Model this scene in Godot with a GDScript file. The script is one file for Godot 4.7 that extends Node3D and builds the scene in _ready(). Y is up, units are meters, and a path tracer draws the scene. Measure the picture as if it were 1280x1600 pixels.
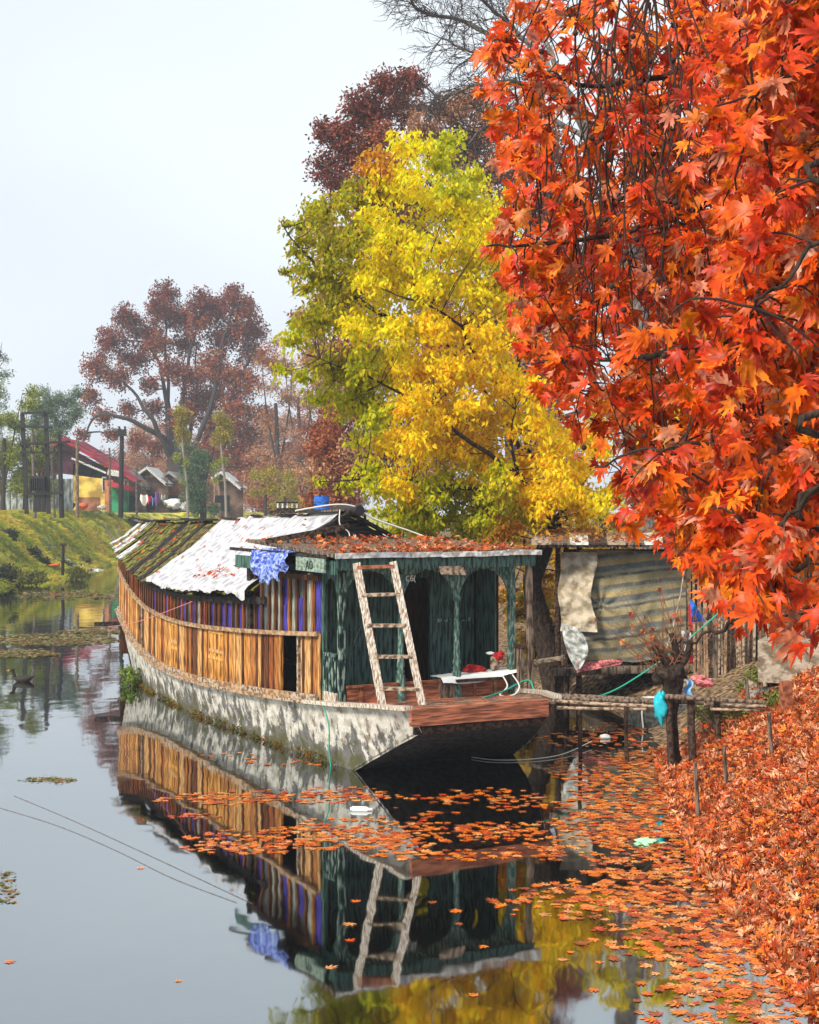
extends Node3D

const F := 2170.0          # focal length in photograph pixels
const EYE := 3.7           # camera height above the water
var rng := RandomNumberGenerator.new()
var M := {}
var taken := {}
var unit_box: ArrayMesh
var relief := FastNoiseLite.new()

# ---------------------------------------------------------------- places
func pt(px: float, py: float, d: float) -> Vector3:
	return Vector3((px - 640.0) / F * d, EYE - (py - 800.0) / F * d, -d)

func at_height(px: float, py: float, h: float) -> Vector3:
	return pt(px, py, (EYE - h) * F / (py - 800.0))

func table(t: Array, x: float) -> float:
	if x <= t[0][0]:
		return t[0][1]
	for i in range(1, t.size()):
		if x <= t[i][0]:
			var k: float = (x - t[i - 1][0]) / (t[i][0] - t[i - 1][0])
			return lerpf(t[i - 1][1], t[i][1], k)
	return t[-1][1]

func smooth_table(t: Array, x: float) -> float:
	return (table(t, x - 0.6) + table(t, x - 0.2) + table(t, x + 0.2) + table(t, x + 0.6)) * 0.25

# ---------------------------------------------------------------- mesh builder
class MB:
	var v := PackedVector3Array()
	var n := PackedVector3Array()
	var uv := PackedVector2Array()
	var c := PackedColorArray()
	var tint := Color(1, 1, 1)

	func tri(a: Vector3, b: Vector3, d: Vector3, ua := Vector2.ZERO, ub := Vector2.ZERO, ud := Vector2.ZERO) -> void:
		var nn := (d - a).cross(b - a).normalized()
		for k in 3:
			n.append(nn)
			c.append(tint)
		v.append(a); v.append(b); v.append(d)
		uv.append(ua); uv.append(ub); uv.append(ud)

	func tri_n(a: Vector3, b: Vector3, d: Vector3, na: Vector3, nb: Vector3, nd: Vector3, ua := Vector2.ZERO, ub := Vector2.ZERO, ud := Vector2.ZERO) -> void:
		if (d - a).cross(b - a).dot(na + nb + nd) < 0.0:
			v.append(a); v.append(d); v.append(b)
			n.append(na); n.append(nd); n.append(nb)
			uv.append(ua); uv.append(ud); uv.append(ub)
		else:
			v.append(a); v.append(b); v.append(d)
			n.append(na); n.append(nb); n.append(nd)
			uv.append(ua); uv.append(ub); uv.append(ud)
		for k in 3:
			c.append(tint)

	func quad(a: Vector3, b: Vector3, d: Vector3, e: Vector3) -> void:
		tri(a, b, d)
		tri(a, d, e)

	func box(t: Transform3D, s: Vector3) -> void:
		var h := s * 0.5
		var p := []
		for k in 8:
			p.append(t * Vector3(h.x if k & 1 else -h.x, h.y if k & 2 else -h.y, h.z if k & 4 else -h.z))
		for f in [[0, 1, 3, 2], [5, 4, 6, 7], [4, 0, 2, 6], [1, 5, 7, 3], [2, 3, 7, 6], [4, 5, 1, 0]]:
			var a: Vector3 = p[f[0]]
			var b: Vector3 = p[f[1]]
			var d: Vector3 = p[f[2]]
			var e: Vector3 = p[f[3]]
			var out := (a + b + d + e) * 0.25 - t.origin
			if (d - a).cross(b - a).dot(out) < 0.0:
				quad(a, e, d, b)
			else:
				quad(a, b, d, e)

	func tube(pts: Array, radii: Array, sides := 6, capped := true) -> void:
		var rings := []
		var norms := []
		var last := Vector3.ZERO
		for i in pts.size():
			var dir: Vector3 = (pts[mini(i + 1, pts.size() - 1)] - pts[maxi(i - 1, 0)]).normalized()
			var side := last - dir * last.dot(dir)
			if side.length() < 0.05:
				side = dir.cross(Vector3.UP)
				if side.length() < 0.1:
					side = dir.cross(Vector3.RIGHT)
			side = side.normalized()
			last = side
			var up := side.cross(dir)
			var ring := PackedVector3Array()
			var nr := PackedVector3Array()
			for k in sides + 1:
				var a := TAU * k / sides
				var w := side * cos(a) + up * sin(a)
				nr.append(w)
				ring.append(pts[i] + w * radii[i])
			rings.append(ring)
			norms.append(nr)
		for i in pts.size() - 1:
			for k in sides:
				var u0 := float(k) / sides
				var u1 := float(k + 1) / sides
				tri_n(rings[i][k], rings[i][k + 1], rings[i + 1][k + 1], norms[i][k], norms[i][k + 1], norms[i + 1][k + 1], Vector2(u0, i), Vector2(u1, i), Vector2(u1, i + 1))
				tri_n(rings[i][k], rings[i + 1][k + 1], rings[i + 1][k], norms[i][k], norms[i + 1][k + 1], norms[i + 1][k], Vector2(u0, i), Vector2(u1, i + 1), Vector2(u0, i + 1))
		if capped:
			for e in [0, pts.size() - 1]:
				var out: Vector3 = (pts[e] - pts[1 if e == 0 else e - 1]).normalized()
				for k in sides:
					tri_n(pts[e], rings[e][k], rings[e][k + 1], out, out, out)

	func grid(rows: Array, wrap := false) -> void:   # rows of PackedVector3Array, smooth
		var nr := rows.size()
		var nc: int = rows[0].size()
		var nn := []
		for i in nr:
			var line := PackedVector3Array()
			for j in nc:
				var du: Vector3 = rows[mini(i + 1, nr - 1)][j] - rows[maxi(i - 1, 0)][j]
				var dv: Vector3
				if wrap:
					dv = rows[i][(j + 1) % nc] - rows[i][(j + nc - 1) % nc]
				else:
					dv = rows[i][mini(j + 1, nc - 1)] - rows[i][maxi(j - 1, 0)]
				var w := du.cross(dv)
				line.append(w.normalized() if w.length() > 1e-9 else Vector3.UP)
			nn.append(line)
		for i in nr - 1:
			for j in (nc if wrap else nc - 1):
				var j1 := (j + 1) % nc
				var ua := Vector2(float(j) / (nc - 1), float(i) / (nr - 1))
				var ub := Vector2(float(j + 1) / (nc - 1), float(i) / (nr - 1))
				var ud := Vector2(float(j + 1) / (nc - 1), float(i + 1) / (nr - 1))
				var ue := Vector2(float(j) / (nc - 1), float(i + 1) / (nr - 1))
				tri_n(rows[i][j], rows[i][j1], rows[i + 1][j1], nn[i][j], nn[i][j1], nn[i + 1][j1], ua, ub, ud)
				tri_n(rows[i][j], rows[i + 1][j1], rows[i + 1][j], nn[i][j], nn[i + 1][j1], nn[i + 1][j], ua, ud, ue)

	func blob(centre: Vector3, size: Vector3, seed_: int, rough := 0.15, rings := 8, sides := 10) -> void:
		var noise := FastNoiseLite.new()
		noise.seed = seed_
		noise.frequency = 0.9
		var rows := []
		for i in rings + 1:
			var la := -PI / 2 + PI * i / rings
			var line := PackedVector3Array()
			for j in sides:
				var lo := TAU * j / sides
				var d := Vector3(cos(la) * cos(lo), sin(la), cos(la) * sin(lo))
				line.append(centre + d * size * (1.0 + rough * noise.get_noise_3dv(d * 1.3) * 2.0))
			rows.append(line)
		grid(rows, true)

	func mesh(shift := Vector3.ZERO) -> ArrayMesh:
		var arrays := []
		arrays.resize(Mesh.ARRAY_MAX)
		var vv := v
		if shift != Vector3.ZERO:
			vv = PackedVector3Array()
			vv.resize(v.size())
			for i in v.size():
				vv[i] = v[i] - shift
		arrays[Mesh.ARRAY_VERTEX] = vv
		arrays[Mesh.ARRAY_NORMAL] = n
		arrays[Mesh.ARRAY_TEX_UV] = uv
		arrays[Mesh.ARRAY_COLOR] = c
		var m := ArrayMesh.new()
		m.add_surface_from_arrays(Mesh.PRIMITIVE_TRIANGLES, arrays)
		return m

# ---------------------------------------------------------------- nodes
func numbered(called: String) -> String:
	var k: int = taken.get(called, 0)
	taken[called] = k + 1
	return called if k == 0 else "%s_%03d" % [called, k]

func tag(o: Node3D, label: String, category: String, group := "") -> Node3D:
	o.set_meta("label", label)
	o.set_meta("category", category)
	if group:
		o.set_meta("group", group)
	return o

func thing(called: String, label: String, category: String, base: Vector3, group := "") -> Node3D:
	var o := Node3D.new()
	o.name = numbered(called)
	add_child(o)
	o.position = base
	return tag(o, label, category, group)

func part(mb: MB, called: String, mat: Material, parent: Node3D = self) -> MeshInstance3D:
	var lo := mb.v[0]
	var hi := mb.v[0]
	for p in mb.v:
		lo = lo.min(p)
		hi = hi.max(p)
	var mid := (lo + hi) * 0.5
	mid.y = lo.y
	var o := MeshInstance3D.new()
	o.mesh = mb.mesh(mid)
	o.material_override = mat
	o.name = numbered(called) if parent == self else called
	parent.add_child(o, true)
	o.position = mid - (Vector3.ZERO if parent == self else parent.global_position)
	return o

func solo(mb: MB, called: String, mat: Material, label: String, category: String, group := "") -> MeshInstance3D:
	return tag(part(mb, called, mat), label, category, group)

func structure(mb: MB, called: String, mat: Material) -> MeshInstance3D:
	var o := part(mb, called, mat)
	o.set_meta("kind", "structure")
	return o

func inst(mesh: Mesh, t: Transform3D, called: String, mat: Material, parent: Node3D = self) -> MeshInstance3D:
	var o := MeshInstance3D.new()
	o.mesh = mesh
	o.material_override = mat
	o.name = numbered(called) if parent == self else called
	parent.add_child(o, true)
	if parent != self:
		t = parent.global_transform.affine_inverse() * t
	o.transform = t
	return o

func beam_t(p0: Vector3, p1: Vector3, w: float, th: float, out := Vector3.BACK) -> Transform3D:
	var y := p1 - p0
	var z := (out - y.normalized() * out.dot(y.normalized())).normalized()
	var x := y.normalized().cross(z).normalized()
	return Transform3D(Basis(x * w, y, z * th), (p0 + p1) * 0.5)

func beam(p0: Vector3, p1: Vector3, w: float, th: float, out: Vector3, called: String, mat: Material, parent: Node3D = self) -> MeshInstance3D:
	return inst(unit_box, beam_t(p0, p1, w, th, out), called, mat, parent)

func add_beam(mb: MB, p0: Vector3, p1: Vector3, w: float, th: float, out := Vector3.BACK) -> void:
	mb.box(beam_t(p0, p1, w, th, out), Vector3.ONE)

func pole(p0: Vector3, p1: Vector3, r0: float, r1: float, called: String, mat: Material, parent: Node3D = self, bend := 0.0) -> MeshInstance3D:
	var mb := MB.new()
	var side := (p1 - p0).cross(Vector3(0.3, 1, 0.2)).normalized() * bend
	var pts := []
	var rr := []
	for i in 6:
		var k := i / 5.0
		pts.append(p0.lerp(p1, k) + side * sin(k * PI) + Vector3(rng.randf() - 0.5, rng.randf() - 0.5, rng.randf() - 0.5) * r0 * 0.16)
		rr.append(lerpf(r0, r1, k) * rng.randf_range(0.97, 1.03))
	mb.tube(pts, rr, 7)
	return part(mb, called, mat, parent)

func rope(pts: Array, r: float, called: String, mat: Material, parent: Node3D = self) -> MeshInstance3D:
	var curve := Curve3D.new()
	for i in pts.size():
		var t: Vector3 = (pts[mini(i + 1, pts.size() - 1)] - pts[maxi(i - 1, 0)]) / 6.0
		curve.add_point(pts[i], -t, t)
	curve.bake_interval = maxf(curve.get_baked_length() / (pts.size() * 6.0), 0.02)
	var baked := curve.get_baked_points()
	var rr := []
	for p in baked:
		rr.append(r)
	var mb := MB.new()
	mb.tube(Array(baked), rr, 5)
	return part(mb, called, mat, parent)

func scatter(parent: Node3D, called: String, mesh: Mesh, mat: Material, xs: Array, cols: Array) -> MultiMeshInstance3D:
	var mm := MultiMesh.new()
	mm.transform_format = MultiMesh.TRANSFORM_3D
	mm.use_colors = true
	mm.mesh = mesh
	mm.instance_count = xs.size()
	for i in xs.size():
		mm.set_instance_transform(i, xs[i])
		mm.set_instance_color(i, cols[i])
	var o := MultiMeshInstance3D.new()
	o.multimesh = mm
	o.material_override = mat
	o.name = numbered(called) if parent == self else called
	parent.add_child(o, true)
	if parent != self:
		o.position = -parent.global_position
	o.set_meta("kind", "stuff")
	return o

# ---------------------------------------------------------------- materials
func noise_tex(freq: float, dark: Color, light: Color, seed_ := 1, octaves := 4, size := 256, low := 0.25, high := 0.75, mid = null) -> NoiseTexture2D:
	var n := FastNoiseLite.new()
	n.noise_type = FastNoiseLite.TYPE_SIMPLEX_SMOOTH
	n.seed = seed_
	n.frequency = freq
	n.fractal_octaves = octaves
	var g := Gradient.new()
	g.set_color(0, dark)
	g.set_color(1, light)
	g.set_offset(0, low)
	g.set_offset(1, high)
	if mid != null:
		g.add_point((low + high) * 0.5, mid)
	var t := NoiseTexture2D.new()
	t.width = size
	t.height = size
	t.seamless = true
	t.noise = n
	t.color_ramp = g
	return t

func lin(r: float, g: float, b: float) -> Color:
	return Color(r, g, b).linear_to_srgb()

func mat(called: String, col: Color, rough := 0.85, tex: Texture2D = null, scale := Vector3.ONE, bump: Texture2D = null, bump_cm := 0.4) -> StandardMaterial3D:
	var m := StandardMaterial3D.new()
	m.resource_name = called
	m.albedo_color = col.linear_to_srgb()
	m.roughness = rough
	m.metallic_specular = 0.35
	if tex or bump:
		m.uv1_triplanar = true
		m.uv1_world_triplanar = true
		m.uv1_triplanar_sharpness = 6.0
		m.uv1_scale = scale
	if tex:
		m.albedo_texture = tex
	if bump:
		m.heightmap_enabled = true
		m.heightmap_texture = bump
		m.heightmap_scale = bump_cm
	M[called] = m
	return m

func leaf_mat(called: String, rough := 0.5, back := 0.5, tex: Texture2D = null) -> StandardMaterial3D:
	var m := StandardMaterial3D.new()
	m.resource_name = called
	m.albedo_color = Color.WHITE
	m.vertex_color_use_as_albedo = true
	m.roughness = rough
	m.metallic_specular = 0.4
	m.cull_mode = BaseMaterial3D.CULL_DISABLED
	if back > 0.0:
		m.backlight_enabled = true
		m.backlight = Color(back, back, back).linear_to_srgb()
	if tex:
		m.albedo_texture = tex
	M[called] = m
	return m

func tone(base: StandardMaterial3D, called: String, col: Color) -> StandardMaterial3D:
	var m: StandardMaterial3D = base.duplicate()
	m.resource_name = called
	m.albedo_color = col.linear_to_srgb()
	M[called] = m
	return m

func materials() -> void:
	var grain := noise_tex(0.03, Color(0.5, 0.46, 0.43), Color(1, 0.98, 0.95), 3, 5, 256, 0.28, 0.6)
	var grain_b := noise_tex(0.03, Color(0.1, 0.1, 0.1), Color(1, 1, 1), 3, 5, 256, 0.3, 0.7)
	var blotch := noise_tex(0.016, Color(0.66, 0.63, 0.6), Color(1, 1, 1), 8, 6, 512, 0.25, 0.65)
	var blotch_b := noise_tex(0.03, Color(0, 0, 0), Color(1, 1, 1), 18, 5, 256, 0.3, 0.7)
	var up := Vector3(4.5, 0.3, 4.5)       # grain that runs up the plank
	# warm planks of the boat's side
	var w := mat("plank_wood", Color(0.42, 0.17, 0.045), 0.7, grain, up, grain_b, 0.5)
	tone(w, "plank_honey", Color(0.58, 0.27, 0.07))
	tone(w, "plank_dark", Color(0.15, 0.055, 0.022))
	tone(w, "plank_red", Color(0.33, 0.095, 0.025))
	tone(w, "plank_pale", Color(0.66, 0.39, 0.16))
	tone(w, "shutter_wood", Color(0.72, 0.38, 0.1))
	tone(w, "batten_wood", Color(0.13, 0.05, 0.022))
	tone(w, "board_blue", Color(0.06, 0.05, 0.42))
	tone(w, "board_grey", Color(0.34, 0.4, 0.38))
	tone(w, "board_slate", Color(0.1, 0.14, 0.17))
	tone(w, "board_black", Color(0.02, 0.018, 0.02))
	mat("rail_wood", Color(0.42, 0.28, 0.17), 0.85, blotch, Vector3(0.8, 0.8, 0.8), blotch_b, 0.6)
	# green paint
	var gp := mat("green_paint", Color(0.062, 0.142, 0.132), 0.6, grain, Vector3(2.6, 0.3, 2.6), grain_b, 0.4)
	tone(gp, "green_worn", Color(0.07, 0.152, 0.138))
	var flake := noise_tex(0.03, Color(0.03, 0.11, 0.1), Color(0.5, 0.56, 0.53), 21, 5, 256, 0.35, 0.68, Color(0.16, 0.27, 0.25))
	mat("green_flaked", Color(1, 1, 1), 0.75, flake, Vector3(2.0, 0.5, 2.0), blotch_b, 0.3)
	mat("green_scuffed", Color(1, 1, 1), 0.75, noise_tex(0.035, Color(0.2, 0.33, 0.31), Color(0.56, 0.62, 0.58), 23, 6, 256, 0.3, 0.72, Color(0.31, 0.45, 0.42)), Vector3(2.4, 0.7, 2.4), blotch_b, 0.3)
	var red := noise_tex(0.025, Color(0.16, 0.06, 0.035).linear_to_srgb(), Color(0.42, 0.15, 0.08).linear_to_srgb(), 31, 5, 256, 0.3, 0.65)
	mat("red_board", Color(1, 1, 1), 0.75, red, Vector3(0.35, 2.4, 0.35), grain_b, 0.6)
	mat("old_white", Color(0.62, 0.6, 0.55), 0.8, noise_tex(0.04, Color(0.62, 0.5, 0.42), Color(1, 1, 1), 41, 6, 256, 0.3, 0.6), Vector3(6.0, 0.8, 6.0), grain_b, 0.5)
	mat("black_wood", Color(0.035, 0.03, 0.03), 0.85, grain, Vector3(0.9, 0.9, 0.9), grain_b, 0.6)
	mat("gable_wood", Color(0.03, 0.033, 0.04), 0.85, grain, Vector3(0.4, 2.0, 0.4), grain_b, 0.6)
	var moss := noise_tex(0.02, Color(0.03, 0.028, 0.012).linear_to_srgb(), Color(0.2, 0.2, 0.03).linear_to_srgb(), 51, 5, 512, 0.3, 0.7, Color(0.09, 0.085, 0.02).linear_to_srgb())
	mat("mossy_board", Color(1, 1, 1), 0.95, moss, Vector3(0.7, 0.7, 0.7), blotch_b, 1.5)
	tone(M.mossy_board, "mossy_board_grey", Color(0.9, 0.8, 1.5))
	mat("roof_sheet", Color(0.62, 0.66, 0.68), 0.5, blotch, Vector3(0.7, 0.7, 0.7))
	mat("white_sheet", Color(0.47, 0.485, 0.53), 0.5, noise_tex(0.016, Color(0.78, 0.76, 0.78), Color(1, 1, 1), 61, 6, 512, 0.22, 0.5), Vector3(0.6, 0.6, 0.6), blotch_b, 0.8)
	mat("blue_cloth", Color(1, 1, 1), 0.6, noise_tex(0.03, Color(0.2, 0.27, 0.68), Color(0.62, 0.7, 0.86), 62, 5, 256, 0.35, 0.66), Vector3(1.5, 1.5, 1.5), blotch_b, 0.8)
	mat("trim_white", Color(0.72, 0.76, 0.77), 0.6, blotch, Vector3(0.9, 0.9, 0.9))
	mat("soffit_plate", Color(0.26, 0.36, 0.31), 0.7, blotch, Vector3(1.5, 1.5, 1.5))
	mat("chalk", Color(0.7, 0.74, 0.7), 1.0)
	mat("ink", Color(0.02, 0.03, 0.03), 0.9)
	mat("rust_brown", Color(0.34, 0.12, 0.06), 0.75, blotch, Vector3(1.2, 1.2, 1.2))
	mat("grey_timber", Color(0.2, 0.16, 0.13), 0.9, grain, Vector3(1.8, 0.4, 1.8), grain_b, 0.6)
	mat("pale_timber", Color(0.42, 0.34, 0.27), 0.9, grain, Vector3(1.2, 1.2, 1.2), grain_b, 0.5)
	mat("dark_timber", Color(0.07, 0.045, 0.035), 0.9, grain, Vector3(1.5, 1.5, 1.5), grain_b, 0.6)
	mat("bark_dark", Color(0.05, 0.035, 0.028), 0.95, blotch, Vector3(1.6, 0.7, 1.6), blotch_b, 2.0)
	mat("bark_far", Color(0.05, 0.04, 0.04), 0.95)
	mat("bark_grey", Color(0.2, 0.18, 0.17), 0.95, blotch, Vector3(1, 0.5, 1))
	mat("bark_white", Color(0.34, 0.31, 0.27), 0.9, blotch, Vector3(2, 1, 2))
	mat("twig", Color(0.045, 0.024, 0.02), 0.9)
	mat("twig_brown", Color(0.2, 0.1, 0.06), 0.9)
	mat("rope_green", Color(0.03, 0.35, 0.25), 0.8)
	mat("cord_white", Color(0.75, 0.75, 0.72), 0.7)
	mat("cord_pink", Color(0.55, 0.2, 0.22), 0.7)
	mat("cord_dark", Color(0.03, 0.03, 0.035), 0.8)
	mat("red_cloth", Color(0.55, 0.03, 0.03), 0.75, blotch, Vector3(2, 2, 2))
	mat("pink_cloth", Color(0.7, 0.22, 0.24), 0.8, blotch, Vector3(2, 2, 2))
	mat("cream_cloth", Color(0.52, 0.46, 0.36), 0.85, noise_tex(0.02, Color(0.8, 0.77, 0.72), Color(1, 1, 1), 71, 5, 256, 0.3, 0.6), Vector3(0.8, 0.8, 0.8), blotch_b, 0.7)
	mat("pale_cloth", Color(0.58, 0.64, 0.66), 0.8, blotch, Vector3(0.9, 0.9, 0.9), blotch_b, 0.6)
	mat("turquoise", Color(0.02, 0.42, 0.55), 0.35)
	mat("blue_plastic", Color(0.03, 0.17, 0.75), 0.4, blotch, Vector3(1, 1, 1))
	mat("blue_wrap", Color(0.2, 0.45, 0.75), 0.4)
	mat("white_plastic", Color(0.78, 0.8, 0.8), 0.35)
	mat("green_bag", Color(0.35, 0.75, 0.42), 0.4)
	mat("red_plastic", Color(0.6, 0.02, 0.03), 0.4)
	mat("concrete", Color(0.36, 0.31, 0.25), 0.9, noise_tex(0.02, Color(0.68, 0.66, 0.62), Color(1, 1, 1), 81, 5, 256, 0.3, 0.6), Vector3(0.9, 0.9, 0.9), blotch_b, 1.0)
	mat("concrete_dark", Color(0.13, 0.14, 0.13), 0.9, blotch, Vector3(0.9, 0.9, 0.9), blotch_b, 1.0)
	mat("stone", Color(0.36, 0.34, 0.31), 0.9, blotch, Vector3(1.4, 1.4, 1.4), blotch_b, 1.0)
	tone(M.stone, "stone_warm", Color(0.42, 0.34, 0.27))
	tone(M.stone, "stone_dark", Color(0.19, 0.18, 0.17))
	var earth := noise_tex(0.03, Color(0.05, 0.032, 0.02).linear_to_srgb(), Color(0.3, 0.2, 0.11).linear_to_srgb(), 91, 5, 512, 0.3, 0.7)
	mat("earth", Color(1, 1, 1), 1.0, earth, Vector3(0.5, 0.5, 0.5), blotch_b, 2.0)
	var grass := noise_tex(0.02, Color(0.11, 0.13, 0.012).linear_to_srgb(), Color(0.58, 0.48, 0.08).linear_to_srgb(), 92, 6, 512, 0.28, 0.68, Color(0.28, 0.29, 0.02).linear_to_srgb())
	mat("grass_ground", Color(1, 1, 1), 1.0, grass, Vector3(0.09, 0.09, 0.09), blotch_b, 3.0)
	# distance
	mat("yellow_wall", Color(0.85, 0.62, 0.14), 0.9, blotch, Vector3(0.07, 0.07, 0.07))
	mat("brick_wall", Color(0.36, 0.16, 0.09), 0.9, blotch, Vector3(0.07, 0.07, 0.07))
	mat("orange_wall", Color(0.5, 0.2, 0.1), 0.9, blotch, Vector3(0.07, 0.07, 0.07))
	mat("red_roof", Color(0.42, 0.025, 0.06), 0.6, blotch, Vector3(0.07, 0.07, 0.07))
	mat("purple_gable", Color(0.11, 0.03, 0.07), 0.8, blotch, Vector3(0.07, 0.07, 0.07))
	mat("green_shed", Color(0.03, 0.28, 0.14), 0.7, blotch, Vector3(0.07, 0.07, 0.07))
	mat("tin_wall", Color(0.4, 0.47, 0.53), 0.7, blotch, Vector3(0.4, 0.1, 0.4))
	mat("grey_roof", Color(0.3, 0.29, 0.3), 0.7, blotch, Vector3(0.07, 0.07, 0.07))
	mat("brown_wall", Color(0.24, 0.16, 0.12), 0.9, blotch, Vector3(0.07, 0.07, 0.07))
	mat("window_dark", Color(0.015, 0.016, 0.02), 0.25)
	mat("black_iron", Color(0.022, 0.02, 0.022), 0.6)
	mat("pole_wood", Color(0.26, 0.19, 0.13), 0.9, blotch, Vector3(1, 0.3, 1))
	mat("purple_cloth", Color(0.2, 0.08, 0.3), 0.8)
	mat("magenta_cloth", Color(0.6, 0.03, 0.16), 0.8)
	mat("orange_sheet", Color(0.75, 0.14, 0.04), 0.7, blotch, Vector3(1, 1, 1))
	mat("duck_dark", Color(0.03, 0.025, 0.02), 0.7)
	mat("duck_bill", Color(0.5, 0.25, 0.03), 0.5)
	# leaves
	var vein := noise_tex(0.02, Color(0.8, 0.75, 0.73), Color(1, 1, 1), 95, 4, 128, 0.3, 0.6)
	var pim := Image.create(4, 4, false, Image.FORMAT_RGB8)
	pim.fill(Color.WHITE)
	var plain_tex := ImageTexture.create_from_image(pim)
	leaf_mat("leaf_plane", 0.42, 0.7, vein)
	leaf_mat("leaf_dry", 0.5, 0.5, vein)
	leaf_mat("leaf_wet", 0.3, 0.15, vein)
	leaf_mat("leaf_soft", 0.55, 1.0, plain_tex)
	leaf_mat("leaf_far", 0.85, 0.3, plain_tex)
	leaf_mat("grass_blade", 0.8, 0.3)
	water_material()
	hull_material()
	stripe_material()

func water_material() -> void:
	var m := StandardMaterial3D.new()
	m.resource_name = "water"
	m.albedo_color = Color(0.35, 0.38, 0.395).linear_to_srgb()
	m.metallic = 1.0
	m.roughness = 0.035
	m.heightmap_enabled = true
	m.heightmap_texture = noise_tex(0.012, Color(0, 0, 0), Color(1, 1, 1), 101, 3, 512, 0.0, 1.0)
	m.heightmap_scale = 0.22
	m.uv1_scale = Vector3(1, 1, 1)
	M["water"] = m

func hull_material() -> void:      # white paint over old boards: chips, soot-grey stains, algae along the waterline
	var w := 2048
	var h := 256
	var im := Image.create(w, h, false, Image.FORMAT_RGB8)
	var a := FastNoiseLite.new()
	a.seed = 5
	a.frequency = 0.012
	a.fractal_octaves = 5
	var b := FastNoiseLite.new()
	b.seed = 6
	b.frequency = 0.03
	b.fractal_octaves = 4
	var d := FastNoiseLite.new()
	d.seed = 7
	d.frequency = 0.02
	d.fractal_octaves = 3
	var fine := FastNoiseLite.new()
	fine.seed = 8
	fine.frequency = 0.09
	fine.fractal_octaves = 4
	for y in h:
		var v := 1.0 - (y + 0.5) / h          # 0 at the bottom, 1 at the gunwale
		for x in w:
			var n1 := a.get_noise_2d(x * 1.1, y * 0.85)
			var n2 := b.get_noise_2d(x * 1.0, y * 0.8)
			var n3 := d.get_noise_2d(x * 2.0, y * 0.6)
			var n4 := fine.get_noise_2d(x * 1.6, y * 0.9)
			var c := Color(0.54, 0.525, 0.485).lerp(Color(0.33, 0.315, 0.28), clampf(n2 * 2.4 + n4 * 0.9 + 0.35, 0, 1))
			if n2 * 0.8 + n3 * 0.9 + n4 * 0.5 > 0.46:
				c = c.lerp(Color(0.16, 0.11, 0.07), 0.7)
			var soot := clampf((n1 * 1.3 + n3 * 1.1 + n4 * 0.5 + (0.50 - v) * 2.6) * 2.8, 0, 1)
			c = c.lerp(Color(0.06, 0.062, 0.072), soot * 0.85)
			var algae := clampf((n1 * 1.0 + n2 * 0.9 + n4 * 0.7 + (0.27 - v) * 2.6) * 3.5, 0, 1)
			c = c.lerp(Color(0.075, 0.075, 0.02), algae * 0.8)
			if absf(n2 - 0.06) < 0.01 and v > 0.35:
				c = c.darkened(0.5)
			c = c * (1.0 + n4 * 0.35)
			im.set_pixel(x, y, c.linear_to_srgb())
	var m := StandardMaterial3D.new()
	m.resource_name = "hull_paint"
	m.albedo_texture = ImageTexture.create_from_image(im)
	m.texture_repeat = false
	m.roughness = 0.8
	m.metallic_specular = 0.35
	M["hull_paint"] = m

func stripe_material() -> void:     # woven stripes of the shed's cloth
	var s := 256
	var im := Image.create(s, s, false, Image.FORMAT_RGB8)
	var n := FastNoiseLite.new()
	n.seed = 12
	n.frequency = 0.02
	n.fractal_octaves = 4
	var fine := FastNoiseLite.new()
	fine.seed = 13
	fine.frequency = 0.25
	var cols := [Color(0.30, 0.25, 0.13), Color(0.095, 0.095, 0.085), Color(0.20, 0.205, 0.16), Color(0.34, 0.26, 0.12), Color(0.10, 0.115, 0.12), Color(0.26, 0.24, 0.17), Color(0.065, 0.068, 0.07)]
	var wid := [0.07, 0.04, 0.025, 0.05, 0.055, 0.03, 0.025]
	var total := 0.0
	for q in wid:
		total += q
	for y in s:
		for x in s:
			var p := fposmod(y / float(s) + n.get_noise_2d(x, y) * 0.006 + x / float(s) * 0.1, total)
			var k := 0
			while k < 6 and p > wid[k]:
				p -= wid[k]
				k += 1
			var c: Color = cols[k]
			if p < 0.008:
				c = c.lerp(cols[(k + 6) % 7], 0.5)
			c = c.lerp(Color(0.2, 0.19, 0.14), clampf(0.12 + n.get_noise_2d(x * 1.5 + 700, y * 1.5) * 1.1, 0, 0.7))
			c = c * (1.0 + fine.get_noise_2d(x, y) * 0.5 + n.get_noise_2d(x + 300, y) * 0.4)
			im.set_pixel(x, y, Color(clampf(c.r, 0, 1), clampf(c.g, 0, 1), clampf(c.b, 0, 1)).linear_to_srgb())
	var m := StandardMaterial3D.new()
	m.resource_name = "striped_cloth"
	m.albedo_texture = ImageTexture.create_from_image(im)
	m.roughness = 0.9
	m.backlight_enabled = true
	m.backlight = Color(0.25, 0.25, 0.25)
	M["striped_cloth"] = m

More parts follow.
